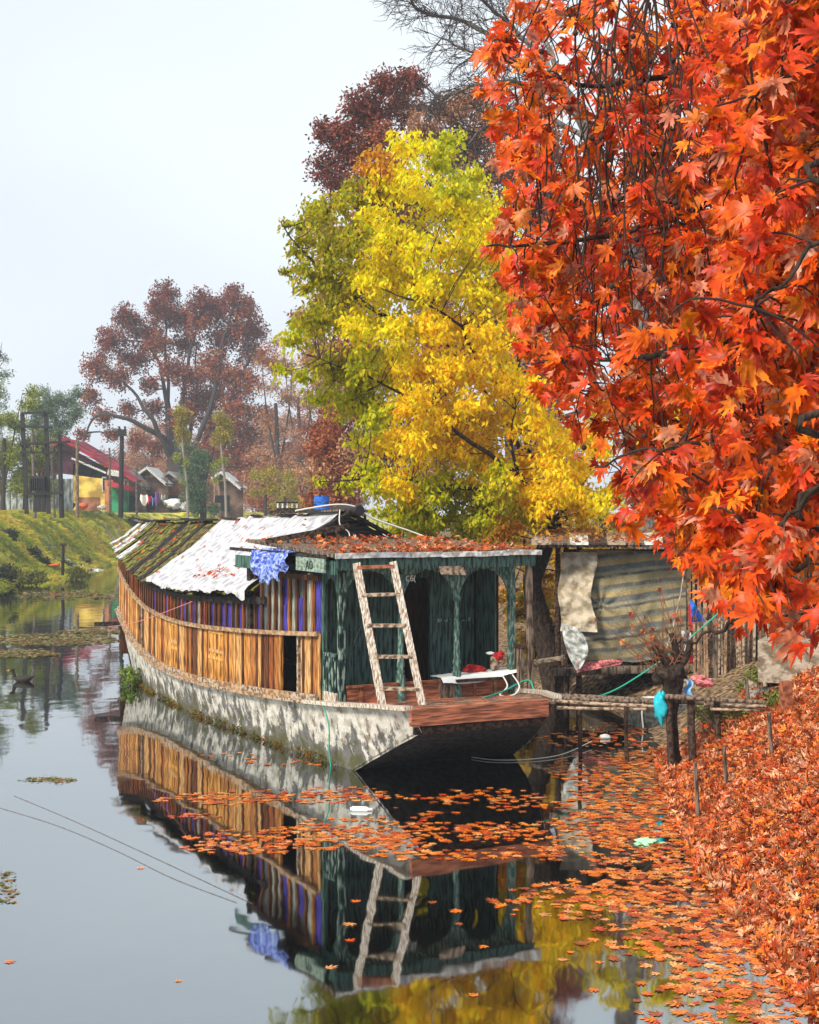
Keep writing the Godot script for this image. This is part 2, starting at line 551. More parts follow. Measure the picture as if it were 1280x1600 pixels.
# ---------------------------------------------------------------- leaf shapes
func plane_leaf(seed_: int, curl: float, fold: float, wob := 0.045) -> ArrayMesh:   # lobed leaf, 1 unit from stalk to tip, lying in xz with the tip at +z
	var r := RandomNumberGenerator.new()
	r.seed = seed_
	var lobes := [[-118.0, 0.34], [-72.0, 0.72], [-35.0, 0.9], [0.0, 1.0], [35.0, 0.9], [72.0, 0.72], [118.0, 0.34]]
	var out := []      # [angle, radius]
	out.append([-165.0, 0.1])
	for i in lobes.size():
		var a: float = lobes[i][0] + r.randf_range(-4, 4)
		var l: float = lobes[i][1] * r.randf_range(0.88, 1.08)
		var wdt := 9.0 if l > 0.5 else 13.0
		if l > 0.5:
			out.append([a - wdt * 1.25, l * 0.6])
			out.append([a - wdt * 0.95, l * 0.76])
			out.append([a - wdt * 0.45, l * 0.74])
		out.append([a, l])
		if l > 0.5:
			out.append([a + wdt * 0.45, l * 0.74])
			out.append([a + wdt * 0.95, l * 0.76])
			out.append([a + wdt * 1.25, l * 0.6])
		if i < lobes.size() - 1:
			var mid: float = (a + lobes[i + 1][0]) * 0.5
			out.append([mid, 0.3 * minf(l, lobes[i + 1][1]) / 0.8 + 0.06])
	out.append([165.0, 0.1])
	var mb := MB.new()
	var pts := []
	for o in out:
		var a := deg_to_rad(o[0])
		var p := Vector3(sin(a) * o[1] * 0.92, 0, cos(a) * o[1])
		p.y = -curl * (p.x * p.x + p.z * p.z) + fold * absf(p.x) + r.randf_range(-wob, wob) * (1.0 + absf(curl) * 2.0)
		if curl > 0.5:
			p = Vector3(p.x * 0.8, p.y, p.z * 0.85)
		pts.append(p)
	var nrm := []
	for i in pts.size():
		var p: Vector3 = pts[i]
		nrm.append(Vector3(2.0 * curl * p.x - fold * signf(p.x), 1.0, 2.0 * curl * p.z).normalized())
	for i in pts.size() - 1:
		var pa: Vector3 = pts[i]
		var pb: Vector3 = pts[i + 1]
		mb.tri_n(Vector3(0, 0.0, 0), pa, pb, Vector3.UP, nrm[i], nrm[i + 1], Vector2(0.5, 0.5), Vector2(0.5 + pa.x * 0.5, 0.5 + pa.z * 0.5), Vector2(0.5 + pb.x * 0.5, 0.5 + pb.z * 0.5))
	var e := Vector3(0, 0.02, -0.42)        # stalk
	mb.tri(Vector3(-0.012, 0, 0), Vector3(0.012, 0, 0), e)
	return mb.mesh()

func long_leaf(seed_: int, width: float, droop: float) -> ArrayMesh:  # simple pointed leaf, 1 unit long
	var mb := MB.new()
	var prev_l := Vector3.ZERO
	var prev_r := Vector3.ZERO
	var prev_m := Vector3.ZERO
	for i in range(1, 5):
		var k := i / 4.0
		var wd: float = width * [0.0, 0.85, 1.0, 0.6, 0.0][i]
		var y := -droop * k * k
		var m := Vector3(0, y, k)
		var l := Vector3(-wd, y + wd * 0.35, k)
		var r := Vector3(wd, y + wd * 0.35, k)
		mb.tri(prev_m, m, l); mb.tri(prev_m, r, m)
		if i > 1:
			mb.tri(prev_m, l, prev_l); mb.tri(prev_m, prev_r, r)
		prev_l = l; prev_r = r; prev_m = m
	return mb.mesh()

func leaf_spray(seed_: int, count: int, size: float, broad := 0.45) -> ArrayMesh:   # a handful of leaves, radius about 1
	var r := RandomNumberGenerator.new()
	r.seed = seed_
	var mb := MB.new()
	for i in count:
		var c := Vector3(r.randf_range(-1, 1), r.randf_range(-1, 1), r.randf_range(-1, 1)) * 0.7
		var a := Vector3(r.randf_range(-1, 1), r.randf_range(-1, 1), r.randf_range(-1, 1)).normalized()
		var b := a.cross(Vector3(r.randf_range(-1, 1), r.randf_range(-1, 1), r.randf_range(-1, 1))).normalized()
		var s := size * r.randf_range(0.7, 1.25)
		var g := r.randf_range(0.75, 1.15)
		mb.tint = Color(g, g, g)
		mb.quad(c - a * s, c + b * s * broad - a * s * 0.1, c + a * s, c - b * s * broad - a * s * 0.1)
	return mb.mesh()

func aim(dir: Vector3, up: Vector3, s: float, at: Vector3) -> Transform3D:  # +z along dir, +y near up
	var z := dir.normalized()
	var x := up.cross(z)
	if x.length() < 0.05:
		x = Vector3.RIGHT.cross(z)
	x = x.normalized()
	return Transform3D(Basis(x * s, z.cross(x) * s, z * s), at)

func rand_dir() -> Vector3:
	var z := rng.randf_range(-1, 1)
	var a := rng.randf_range(0, TAU)
	var k := sqrt(1.0 - z * z)
	return Vector3(k * cos(a), z, k * sin(a))

func shade_of(c: Color, amount: float) -> Color:
	var k := 1.0 + rng.randf_range(-amount, amount)
	return Color(c.r * k, c.g * k * (1.0 + rng.randf_range(-amount, amount) * 0.5), c.b * k)

# ---------------------------------------------------------------- ground
const SHORE_R := [[-175.0, -4.0], [-150.0, -4.0], [-110.0, -4.0], [-80.0, -2.5], [-60.0, -1.2], [-45.0, -0.4], [-33.0, 1.0], [-27.5, 2.6], [-25.0, 4.0], [-21.1, 3.85], [-17.4, 3.4], [-14.3, 3.1], [-12.3, 3.05], [-10.5, 3.1], [0.0, 4.6], [20.0, 8.0]]
const SHORE_L := [[-175.0, -9.0], [-140.0, -10.0], [-122.0, -13.0], [-107.0, -20.5], [-89.0, -20.0], [-76.5, -19.0], [-67.0, -19.7], [-40.0, -21.5], [20.0, -25.0]]

func right_height(x: float, z: float) -> float:
	var u := x - table(SHORE_R, z)
	var wob := relief.get_noise_2d(x * 6.0, z * 6.0) * 0.10 + relief.get_noise_2d(x * 22.0, z * 22.0) * 0.035
	if u < 0.0:
		return u * 0.5 + wob * 0.3 - 0.02
	var slope := 0.66 if z > -22.0 else 0.42
	var top := lerpf(1.42, 2.2, smoothstep(-34.0, -60.0, z))
	var h := u * slope * smoothstep(-0.5, 1.0, u)
	h = minf(h, top + (u - top / slope) * 0.025)
	return h - 0.04 + wob

func left_height(x: float, z: float) -> float:
	var u := table(SHORE_L, z) - x
	var wob := relief.get_noise_2d(x * 2.5, z * 2.5) * 0.5 + relief.get_noise_2d(x * 9.0, z * 9.0) * 0.12
	if u < 0.0:
		return u * 0.3 - 0.03
	var k := smoothstep(0.0, 6.5, u)
	var h := 3.66 * (0.75 * k + 0.25 * smoothstep(2.0, 3.6, u) * smoothstep(0.0, 6.5, u))
	if u < 1.6:
		h = minf(h, 0.18 + u * 0.25)
	return h - 0.05 + wob * smoothstep(0.3, 2.0, u) * (1.0 - 0.85 * smoothstep(5.5, 7.0, u))

func build_ground() -> void:
	var mb := MB.new()
	var rows := []
	for i in 2:
		var line := PackedVector3Array()
		for j in 2:
			line.append(Vector3(-170.0 + 340.0 * j, 0, -180.0 + 220.0 * i))
		rows.append(line)
	mb.grid(rows)
	for i in mb.uv.size():
		mb.uv[i] = Vector2(mb.v[i].x * 0.16, mb.v[i].z * 0.10)
		mb.n[i] = Vector3.UP
	structure(mb, "water", M.water)
	for side in [1, -1]:
		rows = []
		var z := 20.0
		while z > -178.0:
			var line := PackedVector3Array()
			var u := -1.2
			while u < 190.0:
				var x: float = (table(SHORE_R, z) + u) if side == 1 else (table(SHORE_L, z) - u)
				line.append(Vector3(x, right_height(x, z) if side == 1 else left_height(x, z), z))
				u += 0.16 if (u < 3.0 and side == 1) else (0.35 if u < 8.0 else (2.0 if u < 30.0 else 16.0))
			rows.append(line)
			z -= (0.16 if z > -26.0 and z < -6.0 else 0.8) if side == 1 else (1.5 if z > -60 else 0.6)
		mb = MB.new()
		mb.grid(rows)
		structure(mb, "near_bank" if side == 1 else "grass_bank", M.earth if side == 1 else M.grass_ground)
	mb = MB.new()
	mb.quad(Vector3(-500, 1.2, -170), Vector3(500, 1.2, -170), Vector3(500, 2.0, -700), Vector3(-500, 2.0, -700))
	structure(mb, "far_ground", M.grass_ground)

# ---------------------------------------------------------------- houseboat
const P0 := Vector3(-1.29, 0, -20.43)
const TURN := 29.5
const GUNWALE := [[-2.5, 1.12], [0.0, 0.88], [2.3, 0.75], [4.4, 0.66], [6.5, 0.62], [9.0, 0.72], [11.4, 1.06], [13.2, 1.45]]
const RIDGE := [[2.0, 3.66], [4.5, 3.56], [7.8, 3.47], [13.0, 3.42]]
var aft: Vector3
var star: Vector3

func dev(s: float) -> float:
	return 0.9 * pow(maxf(0.0, s - 3.0) / 9.0, 2.0) if s > 0 else 0.1 * pow(s / 2.5, 2.0)

func bp(s: float, r: float, h: float) -> Vector3:
	return P0 + aft * s + star * r + Vector3.UP * h

func gun(s: float) -> float:
	return smooth_table(GUNWALE, s)

func side_l(s: float, h: float, out := 0.0) -> Vector3:
	return bp(s, dev(s) - out, h)

func side_r(s: float, h: float, out := 0.0) -> Vector3:
	return bp(s, 3.1 - (dev(s) if s > 0 else 0.7 * pow(s / 2.5, 2.0)) + out, h)

func eave(s: float) -> float:
	return gun(s) + 1.6

func build_boat() -> void:
	aft = Vector3(-sin(deg_to_rad(TURN)), 0, -cos(deg_to_rad(TURN)))
	star = Vector3(cos(deg_to_rad(TURN)), 0, -sin(deg_to_rad(TURN)))
	var port := -star
	var boat := thing("houseboat", "long weathered wooden houseboat with honey brown plank sides and green arched porch", "houseboat", bp(5.0, 1.55, 0.0))
	# hull
	for side in 2:
		var rows := []
		for j in 9:
			var line := PackedVector3Array()
			for i in 125:
				var s := -2.5 + i * 0.1266
				var low := -0.22
				if s < -0.25:
					low = lerpf(-0.22, 0.78, (-0.25 - s) / 2.25)
				if s > 11.0:
					low = lerpf(-0.22, 0.7, (s - 11.0) / 2.2)
				var h := lerpf(low, gun(s), j / 8.0)
				var inset := 0.16 * (1.0 - j / 8.0) + relief.get_noise_2d(s * 30.0, h * 60.0 + side * 90.0) * 0.02
				line.append(side_l(s, h, -inset) if side == 0 else side_r(s, h, -inset))
			rows.append(line)
		var mb := MB.new()
		mb.grid(rows)
		for i in mb.uv.size():
			mb.uv[i] = Vector2(((mb.v[i] - P0).dot(aft) + 2.6) / 16.0, clampf(1.0 - (mb.v[i].y + 0.22) / 1.4, 0.0, 1.0))
		part(mb, "hull", M.hull_paint, boat)
	var bot := MB.new()
	var line_l := PackedVector3Array()
	var line_r := PackedVector3Array()
	for a in [[-2.42, 0.78], [-1.3, 0.28], [-0.25, -0.2], [11.0, -0.2], [12.2, 0.25], [13.2, 0.7]]:
		line_l.append(side_l(a[0], a[1], -0.14))
		line_r.append(side_r(a[0], a[1], -0.14))
	bot.grid([line_l, line_r])
	part(bot, "hull_bottom", M.black_wood, boat)
	# bow: red weathered board, narrow dark board below it, deck boards
	beam(side_l(-2.52, 0.99, 0.03), side_r(-2.52, 0.97, -0.12), 0.23, 0.06, -aft, "bow_board", M.red_board, boat)
	beam(side_l(-2.46, 0.8, -0.06), side_r(-2.46, 0.79, -0.15), 0.1, 0.05, -aft, "bow_board", M.dark_timber, boat)
	for i in 15:
		var s := -2.46 + i * 0.17
		beam(side_l(s, gun(s) - 0.03, -0.03), side_r(s, gun(s) - 0.06, -0.03), 0.16, 0.03, Vector3.UP, "deck_board", M.red_board if i % 3 else M.grey_timber, boat)
	# gunwale cap and rails, in lengths
	for side in 2:
		for k in 16:
			var s0 := -2.5 + k * 0.982
			var s1 := s0 + 0.985
			var p0 := side_l(s0, gun(s0) + 0.01, 0.045) if side == 0 else side_r(s0, gun(s0) + 0.01, 0.045)
			var p1 := side_l(s1, gun(s1) + 0.01, 0.045) if side == 0 else side_r(s1, gun(s1) + 0.01, 0.045)
			beam(p0, p1, 0.13, 0.055, Vector3.UP, "gunwale", M.old_white if k < 3 else (M.rail_wood if k % 3 else M.pale_timber), boat)
	for k in 13:
		var s0 := k * 1.0
		var s1 := s0 + 1.003
		beam(side_l(s0, gun(s0) + 1.02, 0.06), side_l(s1, gun(s1) + 1.02, 0.06), 0.065, 0.06, port, "rail", M.rail_wood, boat)
		beam(side_l(s0, gun(s0) + 0.08, 0.05), side_l(s1, gun(s1) + 0.08, 0.05), 0.09, 0.05, port, "sill_rail", M.rail_wood if k % 2 else M.pale_timber, boat)
		if k > 1:
			beam(side_l(s0, eave(s0) - 0.08, 0.03), side_l(s1, eave(s1) - 0.08, 0.03), 0.12, 0.04, port, "eave_board", M.black_wood, boat)
	# lower planks with openings and shutters
	var woods := [M.plank_wood, M.plank_honey, M.plank_red, M.plank_wood, M.plank_pale, M.plank_dark, M.plank_honey]
	var s := 0.02
	var n := 0
	while s < 12.95:
		var w := rng.randf_range(0.19, 0.33)
		for o in [[0.7, 1.42], [3.75, 4.55], [6.35, 7.0], [9.35, 9.85]]:
			if s < o[0] and s + w > o[0] - 0.06:
				w = o[0] - s
			if s >= o[0] - 0.001 and s < o[1]:
				w = -1.0
				s = o[1]
				break
		if w < 0.0:
			continue
		var c := s + w * 0.5
		var push := rng.randf_range(0.0, 0.02)
		beam(side_l(c, gun(c) + 0.03, push), side_l(c, gun(c) + 1.02, push), w - rng.randf_range(0.015, 0.04), 0.025, port, "plank", woods[rng.randi() % woods.size()], boat)
		if rng.randf() < 0.9:
			beam(side_l(s, gun(s) + 0.03, 0.03), side_l(s, gun(s) + 1.02, 0.03), 0.05, 0.025, port, "batten", M.batten_wood if rng.randf() < 0.75 else M.plank_pale, boat)
		s += w
		n += 1
	for o in [[3.75, 4.55], [6.35, 7.0]]:       # carved shutters
		var c: float = (o[0] + o[1]) * 0.5
		var wd: float = o[1] - o[0]
		var sh := beam(side_l(c, gun(c) + 0.06, 0.0), side_l(c, gun(c) + 0.98, 0.0), wd - 0.02, 0.03, port, "shutter", M.shutter_wood, boat)
		for k in 4:
			var h: float = gun(c) + [0.09, 0.5, 0.62, 0.95][k]
			beam(side_l(o[0] + 0.03, h, 0.025), side_l(o[1] - 0.03, h, 0.025), 0.06, 0.03, port, "shutter_rail", M.shutter_wood if k % 2 else M.plank_pale, sh)
		for k in 5:
			var sx: float = lerpf(o[0] + 0.05, o[1] - 0.05, k / 4.0)
			beam(side_l(sx, gun(c) + 0.08, 0.022), side_l(sx, gun(c) + 0.96, 0.022), 0.05, 0.03, port, "shutter_stile", M.shutter_wood if k % 2 else M.plank_honey, sh)
	for o in [[0.7, 1.42], [9.35, 9.85]]:       # open doorways with a shaped head
		var fr := beam(side_l(o[0] + 0.035, gun(o[0]) + 0.05, 0.03), side_l(o[0] + 0.035, gun(o[0]) + 0.99, 0.03), 0.05, 0.05, port, "door_frame", M.pale_timber, boat)
		beam(side_l(o[1] - 0.035, gun(o[1]) + 0.05, 0.03), side_l(o[1] - 0.035, gun(o[1]) + 0.99, 0.03), 0.05, 0.05, port, "door_jamb", M.plank_honey, fr)
		beam(side_l(o[0] + 0.2, gun(o[0]) + 0.05, -0.05), side_l(o[0] + 0.2, gun(o[0]) + 0.95, -0.05), 0.09, 0.03, port, "door_leaf", M.plank_red, fr)
		var head := MB.new()
		var cc: float = (o[0] + o[1]) * 0.5
		var hw: float = (o[1] - o[0]) * 0.5 - 0.05
		for k in 12:
			var x0: float = -hw + 2 * hw * k / 12.0
			var x1: float = -hw + 2 * hw * (k + 1) / 12.0
			var y0 := 0.84 + 0.11 * sqrt(maxf(0, 1 - pow(x0 / hw, 2))) - 0.012 * absf(sin(x0 * 22.0))
			var y1 := 0.84 + 0.11 * sqrt(maxf(0, 1 - pow(x1 / hw, 2))) - 0.012 * absf(sin(x1 * 22.0))
			head.quad(side_l(cc + x0, gun(cc) + y0, 0.02), side_l(cc + x1, gun(cc) + y1, 0.02), side_l(cc + x1, gun(cc) + 1.0, 0.02), side_l(cc + x0, gun(cc) + 1.0, 0.02))
		part(head, "door_head", M.plank_pale, fr)
	# upper wall: dark backing, battens and painted boards between them
	var back := MB.new()
	for k in 26:
		var s0 := k * 0.5
		var s1 := s0 + 0.5
		var t0 := 2.9 if s0 < 2.4 else eave(s0) - 0.02
		var t1 := 2.9 if s1 < 2.6 else eave(s1) - 0.02
		back.quad(side_l(s0, gun(s0) + 1.0, -0.06), side_l(s1, gun(s1) + 1.0, -0.06), side_l(s1, t1, -0.06), side_l(s0, t0, -0.06))
	part(back, "upper_wall", M.board_black, boat)
	var paints := [M.board_blue, M.board_grey, M.board_slate, M.board_grey, M.board_blue, M.board_grey, M.board_grey, M.board_slate]
	s = 0.04
	n = 0
	while s < 12.9:
		var tall := s < 2.5
		var w := rng.randf_range(0.2, 0.27) if tall else rng.randf_range(0.15, 0.26)
		var c := s + w * 0.5
		var top := 2.78 if tall else eave(c) - 0.04
		var m: Material = paints[n % 8] if tall else [M.board_blue, M.board_black, M.board_grey, M.board_blue, M.plank_dark, M.board_slate][rng.randi() % 6]
		if s > 8.5:
			m = [M.board_black, M.plank_dark, M.board_slate, M.plank_dark, M.board_black][rng.randi() % 5]
		var low := gun(c) + 1.03
		if tall and n == 2:
			low += 0.0
		beam(side_l(c, low, -0.02), side_l(c, top, -0.02), w - 0.02, 0.02, port, "upper_board", m, boat)
		if tall and (n == 2 or n == 4):
			beam(side_l(c - 0.02, low, 0.0), side_l(c + 0.04, low + (0.52 if n == 2 else 0.42), 0.0), w * 0.75, 0.02, port, "patch_board", M.board_blue, boat)
		beam(side_l(s + w, low, 0.02), side_l(s + w, top, 0.02), 0.065 if tall else 0.05, 0.04, port, "batten", M.batten_wood if rng.randf() < 0.7 else (M.plank_red if not tall else M.plank_wood), boat)
		s += w + 0.05
		n += 1
	beam(side_l(0.0, 2.72, 0.03), side_l(2.55, 2.72, 0.03), 0.08, 0.05, port, "head_rail", M.batten_wood, boat)
	beam(side_l(2.6, gun(2.6) + 1.0, 0.03), side_l(2.6, 2.85, 0.03), 0.12, 0.06, port, "corner_post", M.black_wood, boat)
	# the side that looks to the shore, the stern and the floor
	var rest := MB.new()
	for k in 26:
		var s0 := k * 0.5
		var s1 := s0 + 0.5
		rest.quad(side_r(s0, gun(s0)), side_r(s1, gun(s1)), side_r(s1, eave(s1) + 0.05), side_r(s0, 2.95 if s0 < 2.4 else eave(s0) + 0.05))
	part(rest, "shore_wall", M.plank_dark, boat)
	var stern := MB.new()
	stern.quad(side_l(13.0, 0.4), side_r(13.0, 0.4), side_r(13.0, 3.0), side_l(13.0, 3.0))
	stern.tri(side_l(13.0, 3.0), side_r(13.0, 3.0), bp(13.0, 1.55, 3.4))
	part(stern, "stern_wall", M.plank_dark, boat)
	var floor_ := MB.new()
	floor_.quad(side_l(-0.1, 0.82, -0.1), side_r(-0.1, 0.82, -0.1), side_r(13.0, 0.6, -0.1), side_l(13.0, 0.6, -0.1))
	part(floor_, "cabin_floor", M.dark_timber, boat)
	beam(bp(12.8, 1.2, 1.12), bp(13.15, 0.55, 1.1), 0.12, 0.1, Vector3.UP, "stern_beam", M.black_wood, boat)
	build_roof(boat)
	build_porch(boat)

func roof_pt(s: float, k: float, lift := 0.0, out := 0.22) -> Vector3:   # k: 0 at the port eave, 1 at the ridge
	var a := bp(s, dev(s) - out, eave(s) + 0.02)
	var b := bp(s, 1.55, table(RIDGE, s))
	return a.lerp(b, k) + Vector3.UP * (lift - 0.05 * sin(k * PI))

func build_roof(boat: Node3D) -> void:
	var up := (Vector3.UP * 1.0 - star * 0.7).normalized()
	var lining := MB.new()
	var rows := []
	for i in 3:
		var line := PackedVector3Array()
		for j in 24:
			var s := 2.3 + j * 0.462
			line.append(roof_pt(s, i * 0.5, -0.05, 0.12) if i < 3 else Vector3.ZERO)
		rows.append(line)
	lining.grid(rows)
	var roof := part(lining, "roof", M.black_wood, boat)
	var s := 2.25
	var n := 0
	while s < 12.75:
		var w := rng.randf_range(0.13, 0.22)
		var white := s > 10.9
		var m: Material = M.mossy_board if rng.randf() < 0.7 else (M.mossy_board_grey if rng.randf() < 0.6 else M.black_wood)
		if white and n % 4 != 0:
			m = M.roof_sheet
		var lift := rng.randf_range(0.0, 0.05)
		var cut := rng.randf_range(-0.03, 0.04)
		beam(roof_pt(s + w * 0.5, cut, lift), roof_pt(s + w * 0.5, 0.52, lift + 0.01), w * 1.05, 0.025, up, "roof_board", m, roof)
		beam(roof_pt(s + w * 0.5, 0.48, lift + 0.035), roof_pt(s + w * 0.5, rng.randf_range(0.96, 1.0), lift + 0.03), w * 1.02, 0.025, up, "roof_board", m if rng.randf() < 0.7 else M.mossy_board_grey, roof)
		s += w
		n += 1
	var lee := MB.new()
	rows = []
	for i in 2:
		var line := PackedVector3Array()
		for j in 24:
			var q := 2.25 + j * 0.462
			line.append(bp(q, 1.55, table(RIDGE, q)) if i == 0 else bp(q, 3.32 - dev(q), eave(q) + 0.02))
		rows.append(line)
	lee.grid(rows)
	part(lee, "lee_slope", M.black_wood, roof)
	for k in 17:       # ragged ridge boards
		var s0 := 2.2 + k * 0.63
		var l := rng.randf_range(0.6, 1.1)
		beam(bp(s0, 1.5 + rng.randf_range(-0.1, 0.1), table(RIDGE, s0) + 0.04 + rng.randf_range(0, 0.05)), bp(s0 + l, 1.5 + rng.randf_range(-0.1, 0.1), table(RIDGE, s0 + l) + 0.05 + rng.randf_range(0, 0.07)), 0.16, 0.03, Vector3.UP, "ridge_board", M.black_wood if k % 4 else M.grey_timber, roof)
	# gable above the porch
	var gab := MB.new()
	gab.tri(bp(2.22, 0.05, 2.9), bp(2.22, 3.1, 2.9), bp(2.22, 1.55, 3.64))
	var gable := part(gab, "gable", M.gable_wood, boat)
	for k in 4:
		var h := 3.02 + k * 0.15
		var half := 1.5 * (3.64 - h) / 0.74
		beam(bp(2.2 - k * 0.003, 1.55 - half, h), bp(2.2 - k * 0.003, 1.55 + half, h), 0.15, 0.02, -aft, "gable_board", M.gable_wood, gable)
	beam(bp(2.12, -0.15, 2.86), bp(2.12, 1.58, 3.7), 0.12, 0.05, Vector3.UP, "barge_board", M.black_wood, gable)
	beam(bp(2.12, 3.25, 2.86), bp(2.12, 1.5, 3.7), 0.12, 0.05, Vector3.UP, "barge_board", M.black_wood, gable)
	rope([bp(2.0, 0.5, 3.72), bp(2.0, 1.2, 3.82), bp(2.0, 1.6, 3.78), bp(2.0, 1.9, 3.6), bp(1.98, 2.6, 3.38), bp(1.9, 3.1, 3.2)], 0.014, "cable", M.cord_white, gable)
	rope([bp(2.0, 1.3, 3.74), bp(1.96, 1.28, 3.5), bp(1.94, 1.42, 3.38), bp(1.92, 1.44, 3.3)], 0.01, "cable", M.cord_white, gable)
	var pipe := MB.new()
	pipe.tube([bp(1.9, 1.62, 3.72), bp(2.9, 1.62, 3.7)], [0.09, 0.09], 12)
	part(pipe, "roof_pipe", M.black_iron, gable)
	# broken balustrade lying on the roof
	var bal := beam(pt(415, 846, 21.6), pt(545, 822, 21.9), 0.1, 0.08, Vector3.UP, "broken_balustrade", M.dark_timber, boat)
	for k in 6:
		var c := pt(432 + k * 17 + (8 if k > 1 else 0), 846 - k * 3.2, 21.6 + k * 0.04)
		beam(c + Vector3(0, 0.03, 0), c + Vector3(0.05, -0.2, 0.02), 0.035, 0.035, Vector3.BACK, "baluster", M.dark_timber, bal)

func build_porch(boat: Node3D) -> void:
	# flat roof over the porch: boards, white edging, green fascia
	var sl := func(s: float, r: float, lift := 0.0) -> Vector3: return bp(s, r, 3.08 + 0.05 * (s + 0.8) + lift)
	var pr := beam(sl.call(-0.82, 1.55), sl.call(2.3, 1.55), 3.52, 0.05, Vector3.UP, "porch_roof", M.grey_timber, boat)
	for k in 6:
		var a := -0.2 + 3.5 * k / 6.0
		var b := -0.2 + 3.5 * (k + 1) / 6.0
		var m: Material = M.trim_white if k != 1 else M.white_sheet
		var sag: float = rng.randf_range(-0.02, 0.02)
		beam(sl.call(-0.85, a, 0.0 + sag), sl.call(-0.85 - (0.03 if k % 2 else 0.0), b + 0.01, 0.005), 0.075, 0.03, -aft, "roof_edging", m, pr)
	beam(sl.call(-0.78, -0.15, -0.11), sl.call(-0.78, 3.25, -0.11), 0.14, 0.04, -aft, "fascia", M.green_paint, boat)
	for k in 44:       # scalloped trim under the fascia
		var r := -0.1 + k * 0.077
		beam(sl.call(-0.8, r, -0.21), sl.call(-0.8, r, -0.16), 0.055, 0.02, -aft, "fascia_tooth", M.green_paint, boat)
	beam(sl.call(-0.72, -0.12, -0.18), sl.call(0.4, -0.12, -0.2), 0.2, 0.04, -star, "side_fascia", M.green_paint, boat)
	beam(bp(-0.6, -0.24, 2.93), bp(0.36, -0.24, 2.94), 0.2, 0.03, -star, "side_plate", M.soffit_plate, boat)
	beam(bp(1.7, -0.22, 2.9), bp(2.75, -0.22, 2.9), 0.2, 0.03, -star, "side_plate", M.green_paint, boat)
	beam(bp(-0.6, -0.2, 3.06), bp(2.9, -0.26, 3.1), 0.05, 0.03, -star, "side_edging", M.black_wood, boat)
	var soff := MB.new()
	soff.quad(bp(-0.75, -0.15, 2.95), bp(-0.75, 3.25, 2.95), bp(0.6, 3.1, 2.95), bp(0.6, 0.07, 2.95))
	part(soff, "porch_ceiling", M.green_paint, boat)
	# letters
	var tm := TextMesh.new()
	tm.text = "AO"
	tm.font_size = 40
	tm.pixel_size = 0.0042
	tm.depth = 0.004
	var out := -star
	var t := Transform3D(Basis(-aft, Vector3.UP, out), bp(-0.12, -0.262, 2.935))
	inst(tm, t, "letters", M.ink, boat)
	tm = TextMesh.new()
	tm.text = "C6("
	tm.font_size = 34
	tm.pixel_size = 0.0034
	tm.depth = 0.003
	inst(tm, Transform3D(Basis(star, Vector3.UP, -aft), bp(-0.535, 1.2, 2.72)), "chalk_number", M.chalk, boat)
	# posts
	var rs := [0.08, 1.06, 2.03, 3.02]
	for k in 4:
		var base := bp(-0.48, rs[k], 0.88)
		var turned := k == 1 or k == 2
		var mb := MB.new()
		if turned:
			mb.tube([base, base + Vector3.UP * 0.4, base + Vector3.UP * 0.42, base + Vector3.UP * 0.46, base + Vector3.UP * 0.5, base + Vector3.UP * 0.54, base + Vector3.UP * 0.62, base + Vector3.UP * 1.1, base + Vector3.UP * 1.46, base + Vector3.UP * 1.49, base + Vector3.UP * 1.53, base + Vector3.UP * 1.56, base + Vector3.UP * 1.9], [0.075, 0.075, 0.05, 0.07, 0.045, 0.065, 0.05, 0.042, 0.036, 0.06, 0.06, 0.04, 0.05], 10)
		else:
			add_beam(mb, base, base + Vector3.UP * 2.0, 0.09, 0.09, -aft)
		part(mb, "post", M.green_flaked if k == 0 else M.green_scuffed, boat)
	beam(bp(-0.75, 3.2, 0.88), bp(-0.75, 3.16, 3.0), 0.08, 0.08, -aft, "outer_post", M.grey_timber, boat)
	# arches with a scalloped lower edge
	for k in 3:
		arch(boat, rs[k] + 0.03, rs[k + 1] - 0.03, -0.48, true)
	var sa := MB.new()        # the narrow arch on the porch's end
	for k in 10:
		var s0 := -0.44 + 0.42 * k / 10.0
		var s1 := -0.44 + 0.42 * (k + 1) / 10.0
		var y0 := 2.45 + 0.28 * sqrt(maxf(0.0, 1.0 - pow((s0 + 0.23) / 0.2, 2)))
		var y1 := 2.45 + 0.28 * sqrt(maxf(0.0, 1.0 - pow((s1 + 0.23) / 0.2, 2)))
		sa.quad(bp(s0, 0.03, y0), bp(s1, 0.03, y1), bp(s1, 0.03, 2.88), bp(s0, 0.03, 2.88))
	part(sa, "end_arch", M.green_paint, boat)
	beam(bp(-0.02, 0.03, 0.9), bp(-0.02, 0.03, 2.85), 0.07, 0.06, -star, "end_post", M.green_paint, boat)
	beam(bp(-0.45, 0.03, 1.62), bp(0.0, 0.03, 1.62), 0.05, 0.06, -star, "end_rail", M.green_flaked, boat)
	beam(bp(-0.45, 0.03, 0.98), bp(0.0, 0.03, 0.98), 0.2, 0.06, -star, "end_rail", M.old_white, boat)
	for k in 5:
		var s := -0.4 + k * 0.085
		var mb := MB.new()
		var b := bp(s, 0.02, 1.06)
		mb.tube([b, b + Vector3.UP * 0.1, b + Vector3.UP * 0.14, b + Vector3.UP * 0.3, b + Vector3.UP * 0.46, b + Vector3.UP * 0.5, b + Vector3.UP * 0.58], [0.02, 0.028, 0.018, 0.03, 0.018, 0.028, 0.02], 7)
		part(mb, "baluster", M.green_flaked, boat)
	for k in 3:
		beam(bp(-0.72 + k * 0.1, 3.06, 1.0), bp(-0.72 + k * 0.1, 3.06, 1.62), 0.06, 0.03, star, "baluster", M.grey_timber, boat)
	beam(bp(-0.78, 3.06, 1.64), bp(-0.45, 3.06, 1.64), 0.05, 0.07, star, "end_rail", M.dark_timber, boat)
